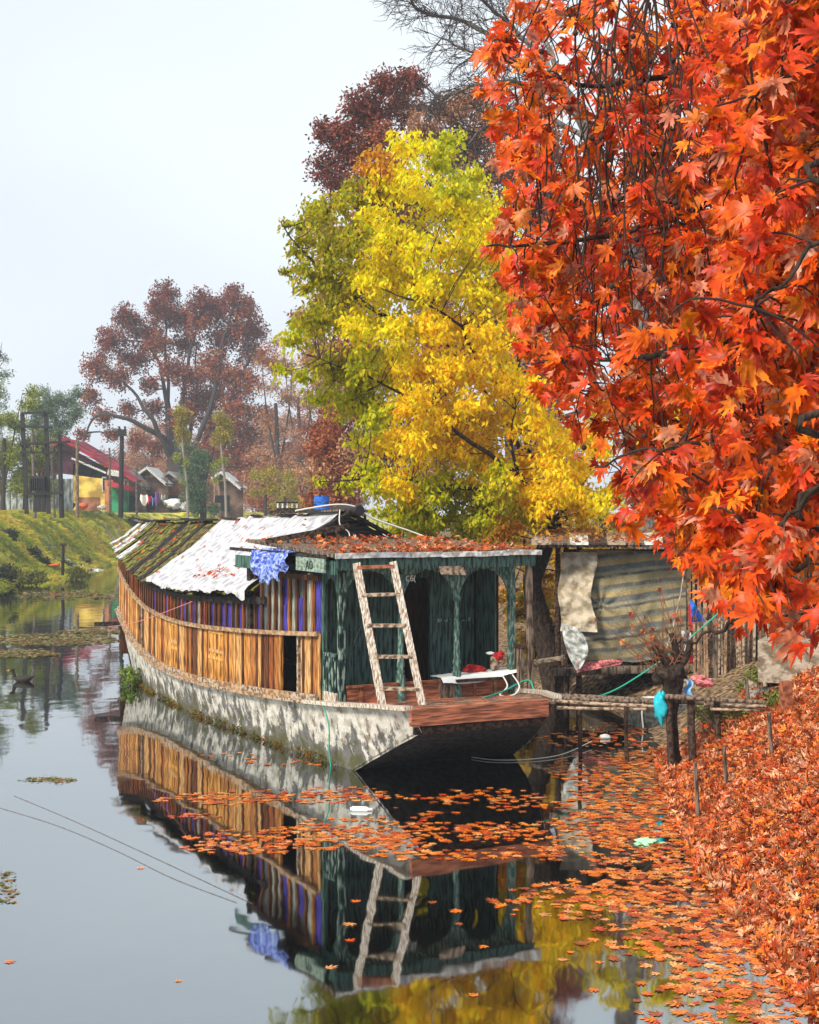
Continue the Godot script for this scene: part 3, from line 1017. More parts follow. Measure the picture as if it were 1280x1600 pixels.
	beam(bp(0.29, 0.06, 0.88), bp(0.29, 0.06, 2.95), 0.56, 0.03, -star, "inner_side", M.green_paint, boat)
	beam(bp(0.29, 3.05, 0.88), bp(0.29, 3.05, 2.95), 0.56, 0.03, -star, "inner_side", M.green_paint, boat)
	# low panels between the posts
	for k in 3:
		var pnl := beam(bp(-0.5, (rs[k] + rs[k + 1]) * 0.5, 0.9), bp(-0.5, (rs[k] + rs[k + 1]) * 0.5, 1.16), rs[k + 1] - rs[k] - 0.14, 0.025, -aft, "skirt_panel", M.red_board, boat)
		beam(bp(-0.52, rs[k] + 0.06, 1.17), bp(-0.52, rs[k + 1] - 0.06, 1.17), 0.035, 0.05, -aft, "skirt_rail", M.rust_brown, pnl)
		for q in 2:
			beam(bp(-0.52, rs[k] + 0.3 + q * 0.36, 0.9), bp(-0.52, rs[k] + 0.3 + q * 0.36, 1.16), 0.05, 0.02, -aft, "skirt_stile", M.rail_wood if q else M.rust_brown, pnl)
	beam(bp(-0.53, 1.83, 0.9), bp(-0.53, 1.83, 1.2), 0.26, 0.02, -aft, "skirt_panel", M.grey_timber, boat)
	# bench inside the right-hand arch
	beam(bp(-0.42, 1.95, 1.16), bp(-0.42, 3.0, 1.16), 0.04, 0.42, -aft, "bench", M.dark_timber, boat)
	# back wall of the porch: boards, a dark doorway and a door leaf
	for k in 22:
		var r := 0.07 + k * 0.136
		if r > 1.54 and r < 2.2:
			continue
		beam(bp(0.57 + rng.randf_range(0, 0.015), r, 0.88), bp(0.57 + rng.randf_range(0, 0.015), r, 2.95), 0.13, 0.025, -aft, "wall_board", M.green_paint if rng.randf() < 0.6 else M.green_worn, boat)
	beam(bp(0.56, 1.87, 2.66), bp(0.56, 1.87, 2.88), 0.72, 0.03, -aft, "door_header", M.green_paint, boat)
	var dl := beam(bp(0.57, 2.19, 0.9), bp(0.57, 2.19, 2.66), 0.05, 0.06, -aft, "door_post", M.green_paint, boat)
	beam(bp(0.57, 1.53, 0.9), bp(0.57, 1.53, 2.66), 0.05, 0.06, -aft, "door_post", M.green_paint, boat)
	beam(bp(0.9, 1.6, 0.9), bp(0.9, 1.6, 2.6), 0.03, 0.6, -aft, "door_leaf", M.green_paint, dl)
	beam(bp(0.53, 2.25, 1.98), bp(0.53, 2.9, 1.98), 0.06, 0.03, -aft, "wall_rail", M.green_flaked, boat)
	beam(bp(0.53, 0.15, 1.9), bp(0.53, 1.45, 1.9), 0.05, 0.03, -aft, "wall_rail", M.green_paint, boat)
	beam(bp(0.52, 2.82, 0.9), bp(0.52, 2.82, 2.88), 0.05, 0.03, -aft, "wall_stile", M.green_paint, boat)
	var mb := MB.new()
	mb.quad(bp(-0.82, 1.55, 2.78), bp(-0.82, 1.98, 2.76), bp(-0.81, 1.94, 2.9), bp(-0.81, 1.52, 2.9))
	part(mb, "nailed_plate", M.pale_timber, boat)
	rope([bp(-0.6, 0.2, 1.75), bp(-0.55, 0.32, 1.95), bp(-0.5, 0.45, 2.2), bp(-0.5, 0.38, 2.5)], 0.006, "hanging_wire", M.cord_dark, boat)
	rope([side_l(12.9, 1.05, 0.3), side_l(8.5, 1.5, 0.3), side_l(4.8, 2.12, 0.24)], 0.007, "side_cord", M.cord_pink, boat)

func arch(boat: Node3D, r0: float, r1: float, s: float, _deep: bool) -> void:
	var mb := MB.new()
	var steps := 26
	var c := (r0 + r1) * 0.5
	var hw := (r1 - r0) * 0.5
	for k in steps:
		var x0 := -1.0 + 2.0 * k / steps
		var x1 := -1.0 + 2.0 * (k + 1) / steps
		var y0 := 2.3 + 0.55 * sqrt(maxf(0.0, 1.0 - x0 * x0 * 0.985)) - 0.025 * absf(sin((x0 + 1.0) * 11.0))
		var y1 := 2.3 + 0.55 * sqrt(maxf(0.0, 1.0 - x1 * x1 * 0.985)) - 0.025 * absf(sin((x1 + 1.0) * 11.0))
		var top := 2.96
		for q in [0.0, 0.035]:
			mb.quad(bp(s + q, c + x0 * hw, y0), bp(s + q, c + x1 * hw, y1), bp(s + q, c + x1 * hw, top), bp(s + q, c + x0 * hw, top))
		mb.quad(bp(s, c + x0 * hw, y0), bp(s, c + x1 * hw, y1), bp(s + 0.035, c + x1 * hw, y1), bp(s + 0.035, c + x0 * hw, y0))
	part(mb, "arch", M.green_scuffed, boat)

# ---------------------------------------------------------------- trees
func bent(pts: Array, step := 4, wob := 0.0) -> Array:   # smooth polyline through the points
	var out := []
	for i in pts.size() - 1:
		var p0: Vector3 = pts[maxi(i - 1, 0)]
		var p1: Vector3 = pts[i]
		var p2: Vector3 = pts[i + 1]
		var p3: Vector3 = pts[mini(i + 2, pts.size() - 1)]
		for k in step:
			var p := p1.cubic_interpolate(p2, p0, p3, float(k) / step)
			out.append(p + rand_dir() * wob * (0.0 if i == 0 and k == 0 else 1.0))
	out.append(pts[-1])
	return out

func taper(n: int, r0: float, r1: float) -> Array:
	var out := []
	for i in n:
		out.append(lerpf(r0, r1, float(i) / (n - 1)))
	return out

# d: name, label, category, group, dist, base(Vector3), trunk [[px,py,dd]], r, limbs [[[px,py,dd]..]], clumps [[px,py,rpx,palette]], palettes, n (leaves per clump at rpx 30), mesh, size, droop, bark, leaf, singles
func leaf_tree(d: Dictionary) -> Node3D:
	var dist: float = d.dist
	var o := thing(d.name, d.label, d.get("category", "tree"), d.base, d.get("group", ""))
	var m_per_px := dist / F
	var tp := [d.base + Vector3(0, -0.25, 0)]
	for a in d.trunk:
		tp.append(pt(a[0], a[1], dist + a[2]))
	tp = bent(tp, 4, d.r * 0.08)
	var mb := MB.new()
	mb.tube(tp, taper(tp.size(), d.r * 1.25, d.r * 0.7), 9)
	part(mb, "trunk", d.bark, o)
	var nodes := []
	var node_r := []
	for p in tp.slice(tp.size() / 2):
		nodes.append(p)
	for l in d.limbs:
		var lp := []
		for a in l:
			lp.append(pt(a[0], a[1], dist + a[2]))
		lp = bent(lp, 5, d.r * 0.12)
		var lm := MB.new()
		var r0: float = d.r * d.get("limb", 0.55)
		lm.tube(lp, taper(lp.size(), r0, r0 * 0.16), 7)
		part(lm, "limb", d.bark, o)
		for p in lp:
			nodes.append(p)
	var twigs := MB.new()
	var xs := []
	var cols := []
	var pal_ix := []
	var tr: float = d.r * d.get("twig", 0.09)
	for c in d.clumps:
		var rad: float = c[2] * m_per_px
		var dd: float = c[4] if c.size() > 4 else rng.randf_range(-1, 1) * rad * 1.3
		var mid := pt(c[0], c[1], dist + dd)
		var best: Vector3 = nodes[0]
		for p in nodes:
			if p.distance_to(mid) + maxf(0.0, p.y - mid.y) * 0.8 < best.distance_to(mid) + maxf(0.0, best.y - mid.y) * 0.8:
				best = p
		var via := best.lerp(mid, 0.5) + rand_dir() * rad * 0.3
		var tw := bent([best, via, mid], 4)
		twigs.tube(tw, taper(tw.size(), tr * 1.3, tr * 0.7), 4, false)
		var tips := []
		for k in int(d.get("tips", 7)):
			var dir := rand_dir()
			dir.y = absf(dir.y) * 0.6 + dir.y * 0.4
			var tip := mid + dir * rad * rng.randf_range(0.75, 1.15)
			var sub := bent([mid, mid.lerp(tip, 0.5) + rand_dir() * rad * 0.14, tip], 3)
			twigs.tube(sub, taper(sub.size(), tr * 0.6, tr * 0.2), 3, false)
			tips.append(sub)
		var count := int(d.n * pow(c[2] / 30.0, 2.0))
		var pal: Array = d.palettes[c[3]]
		for k in count:
			var p: Vector3
			if rng.randf() < d.get("along", 0.6):
				var sub: Array = tips[rng.randi() % tips.size()]
				var q := rng.randf() * (sub.size() - 1.001)
				p = (sub[int(q)] as Vector3).lerp(sub[int(q) + 1], q - int(q)) + rand_dir() * rad * 0.16
			else:
				p = mid + rand_dir() * rad * pow(rng.randf(), 0.45)
			var dir := rand_dir()
			dir.y = dir.y * (1.0 - d.droop) - d.droop
			var s: float = d.size * rng.randf_range(0.65, 1.25)
			xs.append(aim(dir, rand_dir(), s, p))
			if c[3] < 2 and rng.randf() < d.get("mixed", 0.0):
				pal = d.palettes[rng.randi() % 2]
			else:
				pal = d.palettes[c[3]]
			var ix := rng.randi() % pal.size()
			cols.append(shade_of(pal[ix], 0.16))
			pal_ix.append(pal[ix])
	var tw_o := part(twigs, "twigs", d.get("twig_mat", d.bark), o)
	tw_o.set_meta("kind", "stuff")
	var singles: int = d.get("singles", 0)
	if singles > 0:
		var order := range(xs.size())
		order.sort_custom(func(a, b): return xs[a].origin.z > xs[b].origin.z)
		var picked := {}
		var mats := {}
		for k in singles:
			var i: int = order[k]
			picked[i] = true
			if not mats.has(pal_ix[i]):
				var lm: StandardMaterial3D = d.leaf.duplicate()
				lm.vertex_color_use_as_albedo = false
				lm.albedo_color = pal_ix[i].linear_to_srgb()
				mats[pal_ix[i]] = lm
			inst(d.mesh, xs[i], "leaf", mats[pal_ix[i]], o)
		var xs2 := []
		var cols2 := []
		for i in xs.size():
			if not picked.has(i):
				xs2.append(xs[i])
				cols2.append(cols[i])
		xs = xs2
		cols = cols2
	scatter(o, "foliage", d.mesh, d.leaf, xs, cols)
	return o

func yellow_tree() -> void:
	var gold := [Color(0.96, 0.66, 0.004), Color(0.98, 0.76, 0.005), Color(0.94, 0.54, 0.004), Color(0.92, 0.72, 0.005)]
	var lime := [Color(0.90, 0.78, 0.004), Color(0.80, 0.74, 0.004), Color(0.96, 0.78, 0.005), Color(0.66, 0.68, 0.004)]
	var olive := [Color(0.40, 0.40, 0.006), Color(0.54, 0.50, 0.006), Color(0.44, 0.32, 0.008), Color(0.26, 0.27, 0.008)]
	var green := [Color(0.50, 0.54, 0.006), Color(0.60, 0.58, 0.006), Color(0.70, 0.60, 0.006), Color(0.36, 0.42, 0.008)]
	var orange := [Color(0.62, 0.26, 0.012), Color(0.55, 0.19, 0.012), Color(0.66, 0.36, 0.014)]
	var clumps := []
	var spots := [
		[640, 235, 34, 1], [590, 260, 34, 4], [560, 310, 34, 2], [690, 240, 34, 3], [730, 290, 34, 3], [620, 300, 40, 1], [670, 310, 40, 1], [720, 340, 40, 1], [760, 330, 36, 1], [790, 350, 30, 1],
		[500, 330, 34, 2], [480, 375, 30, 2], [520, 390, 38, 2], [560, 370, 38, 2], [600, 370, 42, 1], [650, 380, 42, 1], [700, 390, 42, 1], [750, 390, 40, 1], [785, 410, 34, 1],
		[490, 430, 34, 2], [530, 450, 40, 2], [575, 440, 42, 1], [620, 440, 42, 1], [670, 450, 42, 1], [720, 450, 42, 1], [765, 460, 40, 1], [800, 480, 30, 0],
		[460, 530, 26, 3], [500, 500, 36, 2], [545, 510, 40, 1], [590, 510, 42, 1], [640, 515, 42, 1], [690, 520, 42, 0], [735, 520, 42, 0], [780, 540, 40, 0],
		[440, 580, 20, 3], [475, 590, 26, 3], [520, 570, 38, 2], [565, 575, 40, 3], [610, 580, 42, 1], [660, 580, 42, 0], [705, 590, 42, 0], [750, 590, 42, 0], [795, 600, 40, 0], [835, 610, 30, 0],
		[500, 625, 28, 3], [545, 630, 36, 3], [590, 640, 40, 3], [640, 640, 42, 0], [690, 650, 42, 0], [740, 650, 42, 0], [790, 655, 40, 0], [840, 660, 38, 0], [880, 690, 36, 0],
		[560, 690, 26, 3], [600, 695, 34, 0], [650, 700, 40, 0], [700, 705, 42, 0], [755, 710, 40, 0], [850, 720, 36, 0], [895, 740, 34, 0], [930, 700, 34, 0], [940, 640, 36, 1],
		[500, 752, 14, 3], [540, 758, 20, 3], [580, 745, 28, 3], [625, 755, 36, 0], [680, 760, 40, 3], [730, 765, 38, 3], [775, 780, 34, 2], [640, 805, 34, 3], [690, 815, 36, 3], [740, 820, 36, 2], [780, 830, 28, 4], [600, 800, 28, 3], [840, 800, 24, 4], [920, 800, 28, 0], [960, 770, 30, 1],
		[800, 740, 36, 0], [835, 770, 32, 0], [872, 768, 32, 0], [810, 812, 30, 3], [860, 802, 28, 0], [900, 782, 30, 0], [780, 742, 32, 0], [760, 802, 32, 3], [912, 830, 24, 4], [880, 838, 20, 4], [660, 830, 26, 3], [715, 840, 22, 3], [620, 830, 22, 3], [446, 348, 17, 2], [448, 425, 17, 2], [462, 392, 22, 2], [470, 350, 22, 2], [1150, 600, 50, 1], [1050, 640, 44, 1], [1010, 700, 40, 1], [1080, 520, 44, 1], [860, 900, 16, 4], [845, 930, 16, 4], [855, 960, 14, 4], [830, 920, 14, 4]]
	for sp in spots:
		clumps.append([sp[0], sp[1], sp[2] * (1.2 if sp[2] > 30 else 1.0), sp[3]])
		if sp[2] > 30:
			for q in 2:
				clumps.append([sp[0] + rng.randf_range(-24, 24), sp[1] + rng.randf_range(-24, 24), sp[2] * rng.randf_range(0.6, 0.85), sp[3], rng.randf_range(-2.0, 1.8)])
	var fill := 0
	while fill < 130:          # soften the joins between neighbouring sprays
		var a: Array = spots[rng.randi() % spots.size()]
		var b: Array = spots[rng.randi() % spots.size()]
		if Vector2(a[0], a[1]).distance_to(Vector2(b[0], b[1])) > 75.0 or a[2] < 25 or b[2] < 25:
			continue
		var w := rng.randf()
		clumps.append([lerpf(a[0], b[0], w), lerpf(a[1], b[1], w), rng.randf_range(22, 32), a[3] if rng.randf() < 0.5 else b[3], rng.randf_range(-2.0, 1.5)])
		fill += 1
	leaf_tree({"name": "yellow_tree", "label": "tree with lime and golden yellow leaves growing behind the houseboat porch", "dist": 28.0, "base": Vector3(pt(872, 1040, 27.6).x, right_height(pt(872, 1040, 27.6).x, -27.6), -27.6),
		"trunk": [[850, 985, 0], [832, 915, 0], [850, 860, 0.1], [868, 815, 0.2]], "r": 0.2,
		"limbs": [[[868, 820, 0], [815, 745, -0.4], [800, 690, -0.5], [805, 640, -0.6]], [[868, 815, 0], [790, 660, 0.4], [700, 540, 0.2], [640, 440, 0], [590, 300, 0]], [[860, 810, 0], [800, 620, 1], [750, 480, 1.2], [700, 360, 1.0], [665, 235, 1.0]],
			[[815, 745, -0.4], [720, 680, -0.8], [620, 610, -1.0], [500, 560, -1.2]], [[840, 790, 0], [740, 765, -0.6], [620, 750, -0.8], [500, 752, -1]], [[870, 810, 0], [920, 740, 0.5], [950, 620, 0.8], [1080, 520, 1]], [[800, 690, 0], [810, 560, 0.8], [800, 430, 1.4], [770, 330, 1.6]],
			[[640, 515, 0.1], [560, 470, -0.2], [480, 400, -0.6], [440, 350, -0.7]], [[750, 600, 0.5], [720, 510, -0.8], [650, 470, -1.2]], [[850, 985, 0], [880, 960, -0.2], [895, 900, -0.3], [850, 890, -0.6]]],
		"limb": 0.28, "twig": 0.04, "clumps": clumps, "palettes": [gold, lime, olive, green, orange], "mixed": 0.35, "n": 215, "mesh": long_leaf(4, 0.24, 0.25), "size": 0.118, "droop": 0.85, "bark": M.bark_dark, "leaf": M.leaf_soft, "tips": 7, "along": 0.62, "singles": 300})

func chinar_front() -> void:      # the plane tree whose boughs hang into the picture from the right
	var base := Vector3(6.4, right_height(6.4, -6.2) - 0.2, -6.2)
	var o := thing("plane_tree", "plane tree whose red and orange leafy boughs hang over the bank", "tree", base)
	var trunk := MB.new()
	var tp := bent([base, base + Vector3(-0.1, 1.6, 0), base + Vector3(0.1, 3.4, -0.2), base + Vector3(-0.2, 5.6, -0.3), base + Vector3(-0.5, 8.2, -0.6)], 5, 0.03)
	trunk.tube(tp, taper(tp.size(), 0.6, 0.28), 12)
	part(trunk, "trunk", M.bark_grey, o)
	var boughs := [
		[[1430, -120, 7.2], [1240, 20, 7.0], [1060, 110, 6.8], [900, 130, 6.6], [790, 95, 6.4]],
		[[1430, 120, 6.4], [1260, 250, 6.2], [1080, 330, 6.2], [900, 380, 6.2], [760, 385, 6.2]],
		[[1430, 360, 6.0], [1280, 470, 5.8], [1100, 540, 5.8], [950, 560, 6.0], [830, 570, 6.2]],
		[[1430, 560, 5.0], [1290, 640, 4.9], [1150, 690, 4.9], [1030, 700, 5.2], [930, 730, 5.4]],
		[[1430, 740, 4.2], [1290, 850, 4.2], [1200, 930, 4.3], [1120, 985, 4.5], [1060, 1005, 4.6]],
		[[1300, -220, 8.6], [1150, -120, 8.4], [1030, -40, 8.2], [930, -30, 8.0], [840, 20, 7.8]],
		[[1430, 240, 4.4], [1330, 330, 4.2], [1240, 420, 4.1], [1180, 480, 4.2]],
		[[1430, -40, 4.6], [1330, 40, 4.4], [1250, 110, 4.3], [1180, 150, 4.4]],
		[[1430, 620, 3.9], [1330, 720, 3.9], [1240, 800, 4.0], [1180, 840, 4.2]]]
	var start: Vector3 = tp[14]
	var nodes := []
	for bgh in boughs:
		var lp := []
		for a in bgh:
			lp.append(pt(a[0], a[1], a[2]))
		lp.insert(0, Vector3(5.9, clampf(lp[0].y + 0.3, 3.2, 7.5), -6.3))
		lp = bent(lp, 6, 0.015)
		var mb := MB.new()
		mb.tube(lp, taper(lp.size(), 0.035 if bgh[0][2] > 5.5 else 0.014, 0.004), 7)
		part(mb, "bough", M.bark_dark, o)
		for p in lp.slice(5):
			nodes.append(p)
	# outline of the crown in the photograph: left edge by height
	var edge := [[-60.0, 800.0], [0.0, 790.0], [60.0, 755.0], [140.0, 742.0], [200.0, 745.0], [280.0, 790.0], [340.0, 800.0], [375.0, 735.0], [400.0, 760.0], [440.0, 785.0], [520.0, 805.0], [590.0, 815.0], [640.0, 860.0], [690.0, 905.0], [740.0, 890.0], [790.0, 940.0], [840.0, 975.0], [870.0, 1010.0], [900.0, 1085.0], [940.0, 1100.0], [1000.0, 1080.0], [1040.0, 1210.0]]
	var under := [[700.0, 420.0], [800.0, 610.0], [860.0, 680.0], [900.0, 770.0], [960.0, 840.0], [1000.0, 880.0], [1040.0, 870.0], [1060.0, 1010.0], [1110.0, 1000.0], [1150.0, 1000.0], [1200.0, 1030.0], [1280.0, 1050.0], [1400.0, 1060.0]]
	var reds := [Color(0.74, 0.06, 0.006), Color(0.82, 0.085, 0.006), Color(0.60, 0.04, 0.006)]
	var oranges := [Color(0.88, 0.115, 0.005), Color(0.92, 0.18, 0.006), Color(0.88, 0.14, 0.005), Color(0.94, 0.27, 0.01)]
	var pale := [Color(0.62, 0.22, 0.12), Color(0.70, 0.28, 0.16), Color(0.55, 0.17, 0.08)]
	var gaps := FastNoiseLite.new()
	gaps.seed = 15
	gaps.frequency = 0.011
	gaps.fractal_octaves = 3
	var xs := []
	var cols := []
	var ixs := []
	var palette := reds + oranges + pale
	var twigs := MB.new()
	var made := 0
	var tries := 0
	while made < 1200 and tries < 20000:
		tries += 1
		var px := rng.randf_range(720, 1340)
		var py := rng.randf_range(-60, 1040)
		var depth := px - table(edge, py)
		if depth < 4.0:
			continue
		if depth < 70.0 and rng.randf() < 0.35:
			continue
		if gaps.get_noise_2d(px, py) < -0.16 - 0.3 * smoothstep(1000.0, 1200.0, px):
			continue
		if depth < 150.0 and py < 420.0 and rng.randf() < 0.35:
			continue
		if py > table(under, px) - 90.0:
			continue
		if py > 840 and rng.randf() < 0.6:
			continue
		if py < 210 and px > 850 and px < 1080 and rng.randf() < 0.62:
			continue
		if px > 870 and px < 1120 and py > 560 and py < 720 and rng.randf() < 0.4:
			continue
		var nearness := smoothstep(1030.0, 1260.0, px + (py - 400.0) * 0.12)
		var dist := rng.randf_range(5.8, 8.8)
		if rng.randf() < nearness * 0.55:
			dist = rng.randf_range(4.2, 5.6)
		if py > 850:
			dist = rng.randf_range(3.9, 5.2)
		var head := pt(px, py, dist)
		var best: Vector3 = nodes[0]
		for p in nodes:
			if p.distance_squared_to(head) < best.distance_squared_to(head):
				best = p
		var root := head + (best - head).limit_length(0.32)
		var droop := Vector3(rng.randf_range(-0.2, 0.08), -rng.randf_range(0.1, 0.26), rng.randf_range(-0.12, 0.12))
		var sp := bent([root, root.lerp(head, 0.6) + Vector3(0, 0.04, 0), head, head + droop], 3, 0.006)
		var kept := 0
		var warm := rng.randf()
		for k in rng.randi_range(6, 9):
			var q := rng.randf_range(0.25, 1.0) * (sp.size() - 1.001)
			var at: Vector3 = (sp[int(q)] as Vector3).lerp(sp[int(q) + 1], q - int(q))
			var size := rng.randf_range(0.05, 0.105)
			var dir := Vector3(rng.randf_range(-1.1, 0.5), rng.randf_range(-1.3, 0.15), rng.randf_range(-0.6, 0.8)).normalized()
			var up := (Vector3(rng.randf_range(-0.7, 0.5), rng.randf_range(0.0, 0.9), rng.randf_range(0.1, 1.0))).normalized()
			var heart := at + dir * size * 1.2
			var hx := 640.0 + heart.x / -heart.z * F
			var hy := 800.0 - (heart.y - EYE) / -heart.z * F
			if hx < table(edge, hy) - 12.0 or hy > table(under, hx):
				continue
			xs.append(aim(dir, up, size, at + dir * size * 0.42))
			var ix := 3 + rng.randi() % 4
			var roll := rng.randf()
			if roll < 0.38:
				ix = rng.randi() % 3
			elif roll > 0.86:
				ix = 7 + rng.randi() % 3
			ixs.append(ix)
			cols.append(shade_of(palette[ix], 0.2))
			kept += 1
		if kept >= 3:
			twigs.tube(sp.slice(0, sp.size() - 2), taper(sp.size() - 2, 0.005, 0.002), 4, false)
		made += 1
	# long hanging shoots and seed balls
	var balls := []
	for k in 70:
		var px := rng.randf_range(900, 1085) if k < 55 else rng.randf_range(820, 1250)
		var py := rng.randf_range(-140, 260)
		var dist := rng.randf_range(5.6, 7.4)
		var top := pt(px, py, dist)
		var len_ := rng.randf_range(0.5, 1.5)
		var pts := [top]
		for q in 7:
			pts.append(pts[-1] + Vector3(rng.randf_range(-0.05, 0.06), -len_ / 7.0, rng.randf_range(-0.03, 0.03)))
		var sp := bent(pts, 2)
		twigs.tube(sp, taper(sp.size(), 0.0055, 0.002), 4, false)
		for q in 4:
			var b: Vector3 = sp[rng.randi_range(3, sp.size() - 1)]
			var side := b + Vector3(rng.randf_range(-0.2, 0.2), -rng.randf_range(0.05, 0.2), rng.randf_range(-0.1, 0.1))
			twigs.tube([b, side], [0.0035, 0.0015], 3, false)
			if rng.randf() < 0.4:
				balls.append(Transform3D(Basis.from_scale(Vector3.ONE * 0.013), side))
	var two := part(twigs, "twigs", M.twig, o)
	two.set_meta("kind", "stuff")
	var ball := MB.new()
	ball.blob(Vector3.ZERO, Vector3.ONE, 3, 0.05, 6, 8)
	var bm := ball.mesh()
	for b in balls:
		inst(bm, b, "seed_ball", M.twig, o)
	var shapes := [plane_leaf(1, 0.22, 0.2), plane_leaf(2, 0.5, 0.3), plane_leaf(3, -0.25, 0.35), plane_leaf(4, 0.75, 0.15)]
	var order := range(xs.size())
	order.sort_custom(func(a, b): return xs[a].origin.z > xs[b].origin.z)
	var mats := []
	for c in palette:
		var lm: StandardMaterial3D = M.leaf_plane.duplicate()
		lm.vertex_color_use_as_albedo = false
		lm.albedo_color = c.linear_to_srgb()
		mats.append(lm)
	var rest := [[], [], [], []]
	var rest_c := [[], [], [], []]
	for k in order.size():
		var i: int = order[k]
		if k < 300:
			inst(shapes[i % 4], xs[i], "leaf", mats[ixs[i]], o)
		else:
			rest[i % 4].append(xs[i])
			rest_c[i % 4].append(cols[i])
	for k in 4:
		scatter(o, "foliage", shapes[k], M.leaf_plane, rest[k], rest_c[k])

func far_trees() -> void:
	var spray := leaf_spray(5, 7, 0.36)
	var fine := leaf_spray(6, 9, 0.3, 0.35)
	var rust := [Color(0.30, 0.07, 0.026), Color(0.37, 0.10, 0.034), Color(0.21, 0.05, 0.022), Color(0.42, 0.15, 0.05)]
	var plum := [Color(0.20, 0.045, 0.025), Color(0.26, 0.06, 0.03), Color(0.15, 0.036, 0.022)]
	var tan_ := [Color(0.44, 0.22, 0.11), Color(0.36, 0.17, 0.09), Color(0.5, 0.26, 0.14)]
	var teal := [Color(0.10, 0.17, 0.08), Color(0.14, 0.22, 0.1), Color(0.07, 0.13, 0.07)]
	var grass := [Color(0.24, 0.30, 0.03), Color(0.32, 0.34, 0.04), Color(0.16, 0.21, 0.03)]
	var mustard := [Color(0.36, 0.3, 0.04), Color(0.28, 0.28, 0.04), Color(0.4, 0.28, 0.03)]
	# the great plane tree across the river
	var cl := []
	for a in [[150, 575, 26, 0], [140, 620, 20, 0], [175, 535, 28, 1], [200, 500, 28, 1], [230, 520, 26, 0], [215, 560, 28, 1], [185, 590, 24, 0], [160, 650, 18, 0], [200, 640, 16, 0], [258, 462, 24, 1], [262, 490, 26, 1], [285, 500, 24, 0], [245, 480, 20, 1], [250, 540, 24, 0], [290, 540, 24, 0], [315, 475, 26, 1], [312, 505, 26, 0], [340, 490, 26, 0], [365, 470, 26, 1], [385, 490, 24, 0], [400, 520, 22, 0], [372, 520, 26, 0], [345, 535, 26, 0], [390, 555, 24, 0], [330, 570, 26, 2], [300, 590, 28, 0], [270, 580, 24, 0], [355, 590, 28, 2], [385, 600, 26, 2], [330, 620, 30, 2], [370, 640, 30, 2], [300, 640, 28, 2], [340, 670, 30, 2], [385, 680, 28, 2], [240, 640, 18, 0], [235, 600, 18, 0], [275, 660, 24, 2], [360, 710, 28, 2], [320, 710, 26, 2], [395, 730, 24, 2], [130, 680, 12, 0], [175, 680, 14, 0], [215, 690, 16, 0], [240, 700, 20, 2], [410, 650, 22, 2]]:
		cl.append([a[0], a[1], a[2], a[3]])
	leaf_tree({"name": "far_plane_tree", "label": "huge rust brown plane tree with forked trunk beyond the red roofed house", "dist": 155.0, "group": "", "base": Vector3(pt(280, 800, 155).x, 3.5, -155),
		"trunk": [[276, 740, 0], [270, 715, 0]], "r": 1.15,
		"limbs": [[[270, 720, 0], [240, 660, -2], [205, 610, -2], [160, 565, -3]], [[270, 715, 0], [258, 620, 1], [245, 560, 0], [205, 500, 0]], [[272, 715, 0], [262, 600, 2], [258, 470, 2]], [[275, 720, 0], [285, 620, 0], [300, 540, 0], [318, 470, 0]], [[280, 740, 2], [305, 640, 2], [307, 540, 2]], [[285, 740, 0], [335, 620, -2], [345, 540, -2], [372, 470, 0]], [[285, 740, 0], [350, 640, 1], [400, 540, 0]], [[262, 690, 0], [210, 660, -3], [150, 650, -4], [130, 690, -4]]],
		"limb": 0.3, "twig": 0.07, "clumps": cl, "palettes": [plum + rust, plum, rust], "n": 430, "mesh": spray, "size": 0.5, "droop": 0.0, "bark": M.bark_far, "leaf": M.leaf_far, "along": 0.35, "tips": 6})
	# rust crown rising behind the yellow tree
	cl = []
	for a in [[560, 170, 34, 1], [600, 140, 34, 1], [640, 125, 30, 1], [510, 210, 26, 1], [540, 205, 28, 1], [505, 265, 26, 1], [545, 245, 32, 1], [590, 220, 36, 0], [585, 180, 30, 1], [630, 170, 34, 0], [660, 210, 36, 2], [700, 180, 34, 2], [740, 160, 32, 2], [780, 200, 36, 2], [745, 220, 36, 2], [700, 250, 38, 2], [760, 280, 40, 2], [800, 260, 40, 0], [530, 290, 28, 1], [570, 285, 34, 0], [620, 280, 34, 0], [800, 340, 44, 2], [860, 240, 44, 0], [880, 330, 50, 0], [930, 420, 60, 0], [1010, 380, 60, 0], [1090, 430, 66, 0], [1180, 420, 66, 0], [1260, 460, 66, 0], [500, 560, 40, 2], [540, 640, 40, 0], [520, 700, 44, 0], [560, 740, 44, 0], [480, 500, 26, 2], [520, 480, 34, 2], [560, 570, 44, 0], [1000, 520, 66, 0], [1100, 560, 66, 2], [1200, 560, 66, 0], [1270, 620, 66, 2], [1000, 640, 60, 0], [1100, 680, 66, 0], [1200, 700, 66, 2], [1280, 740, 66, 0]]:
		cl.append(a)
	for q in 70:
		cl.append([rng.randf_range(500, 900), rng.randf_range(310, 815), rng.randf_range(30, 44), 2 if rng.randf() < 0.5 else 0, rng.randf_range(0, 6)])
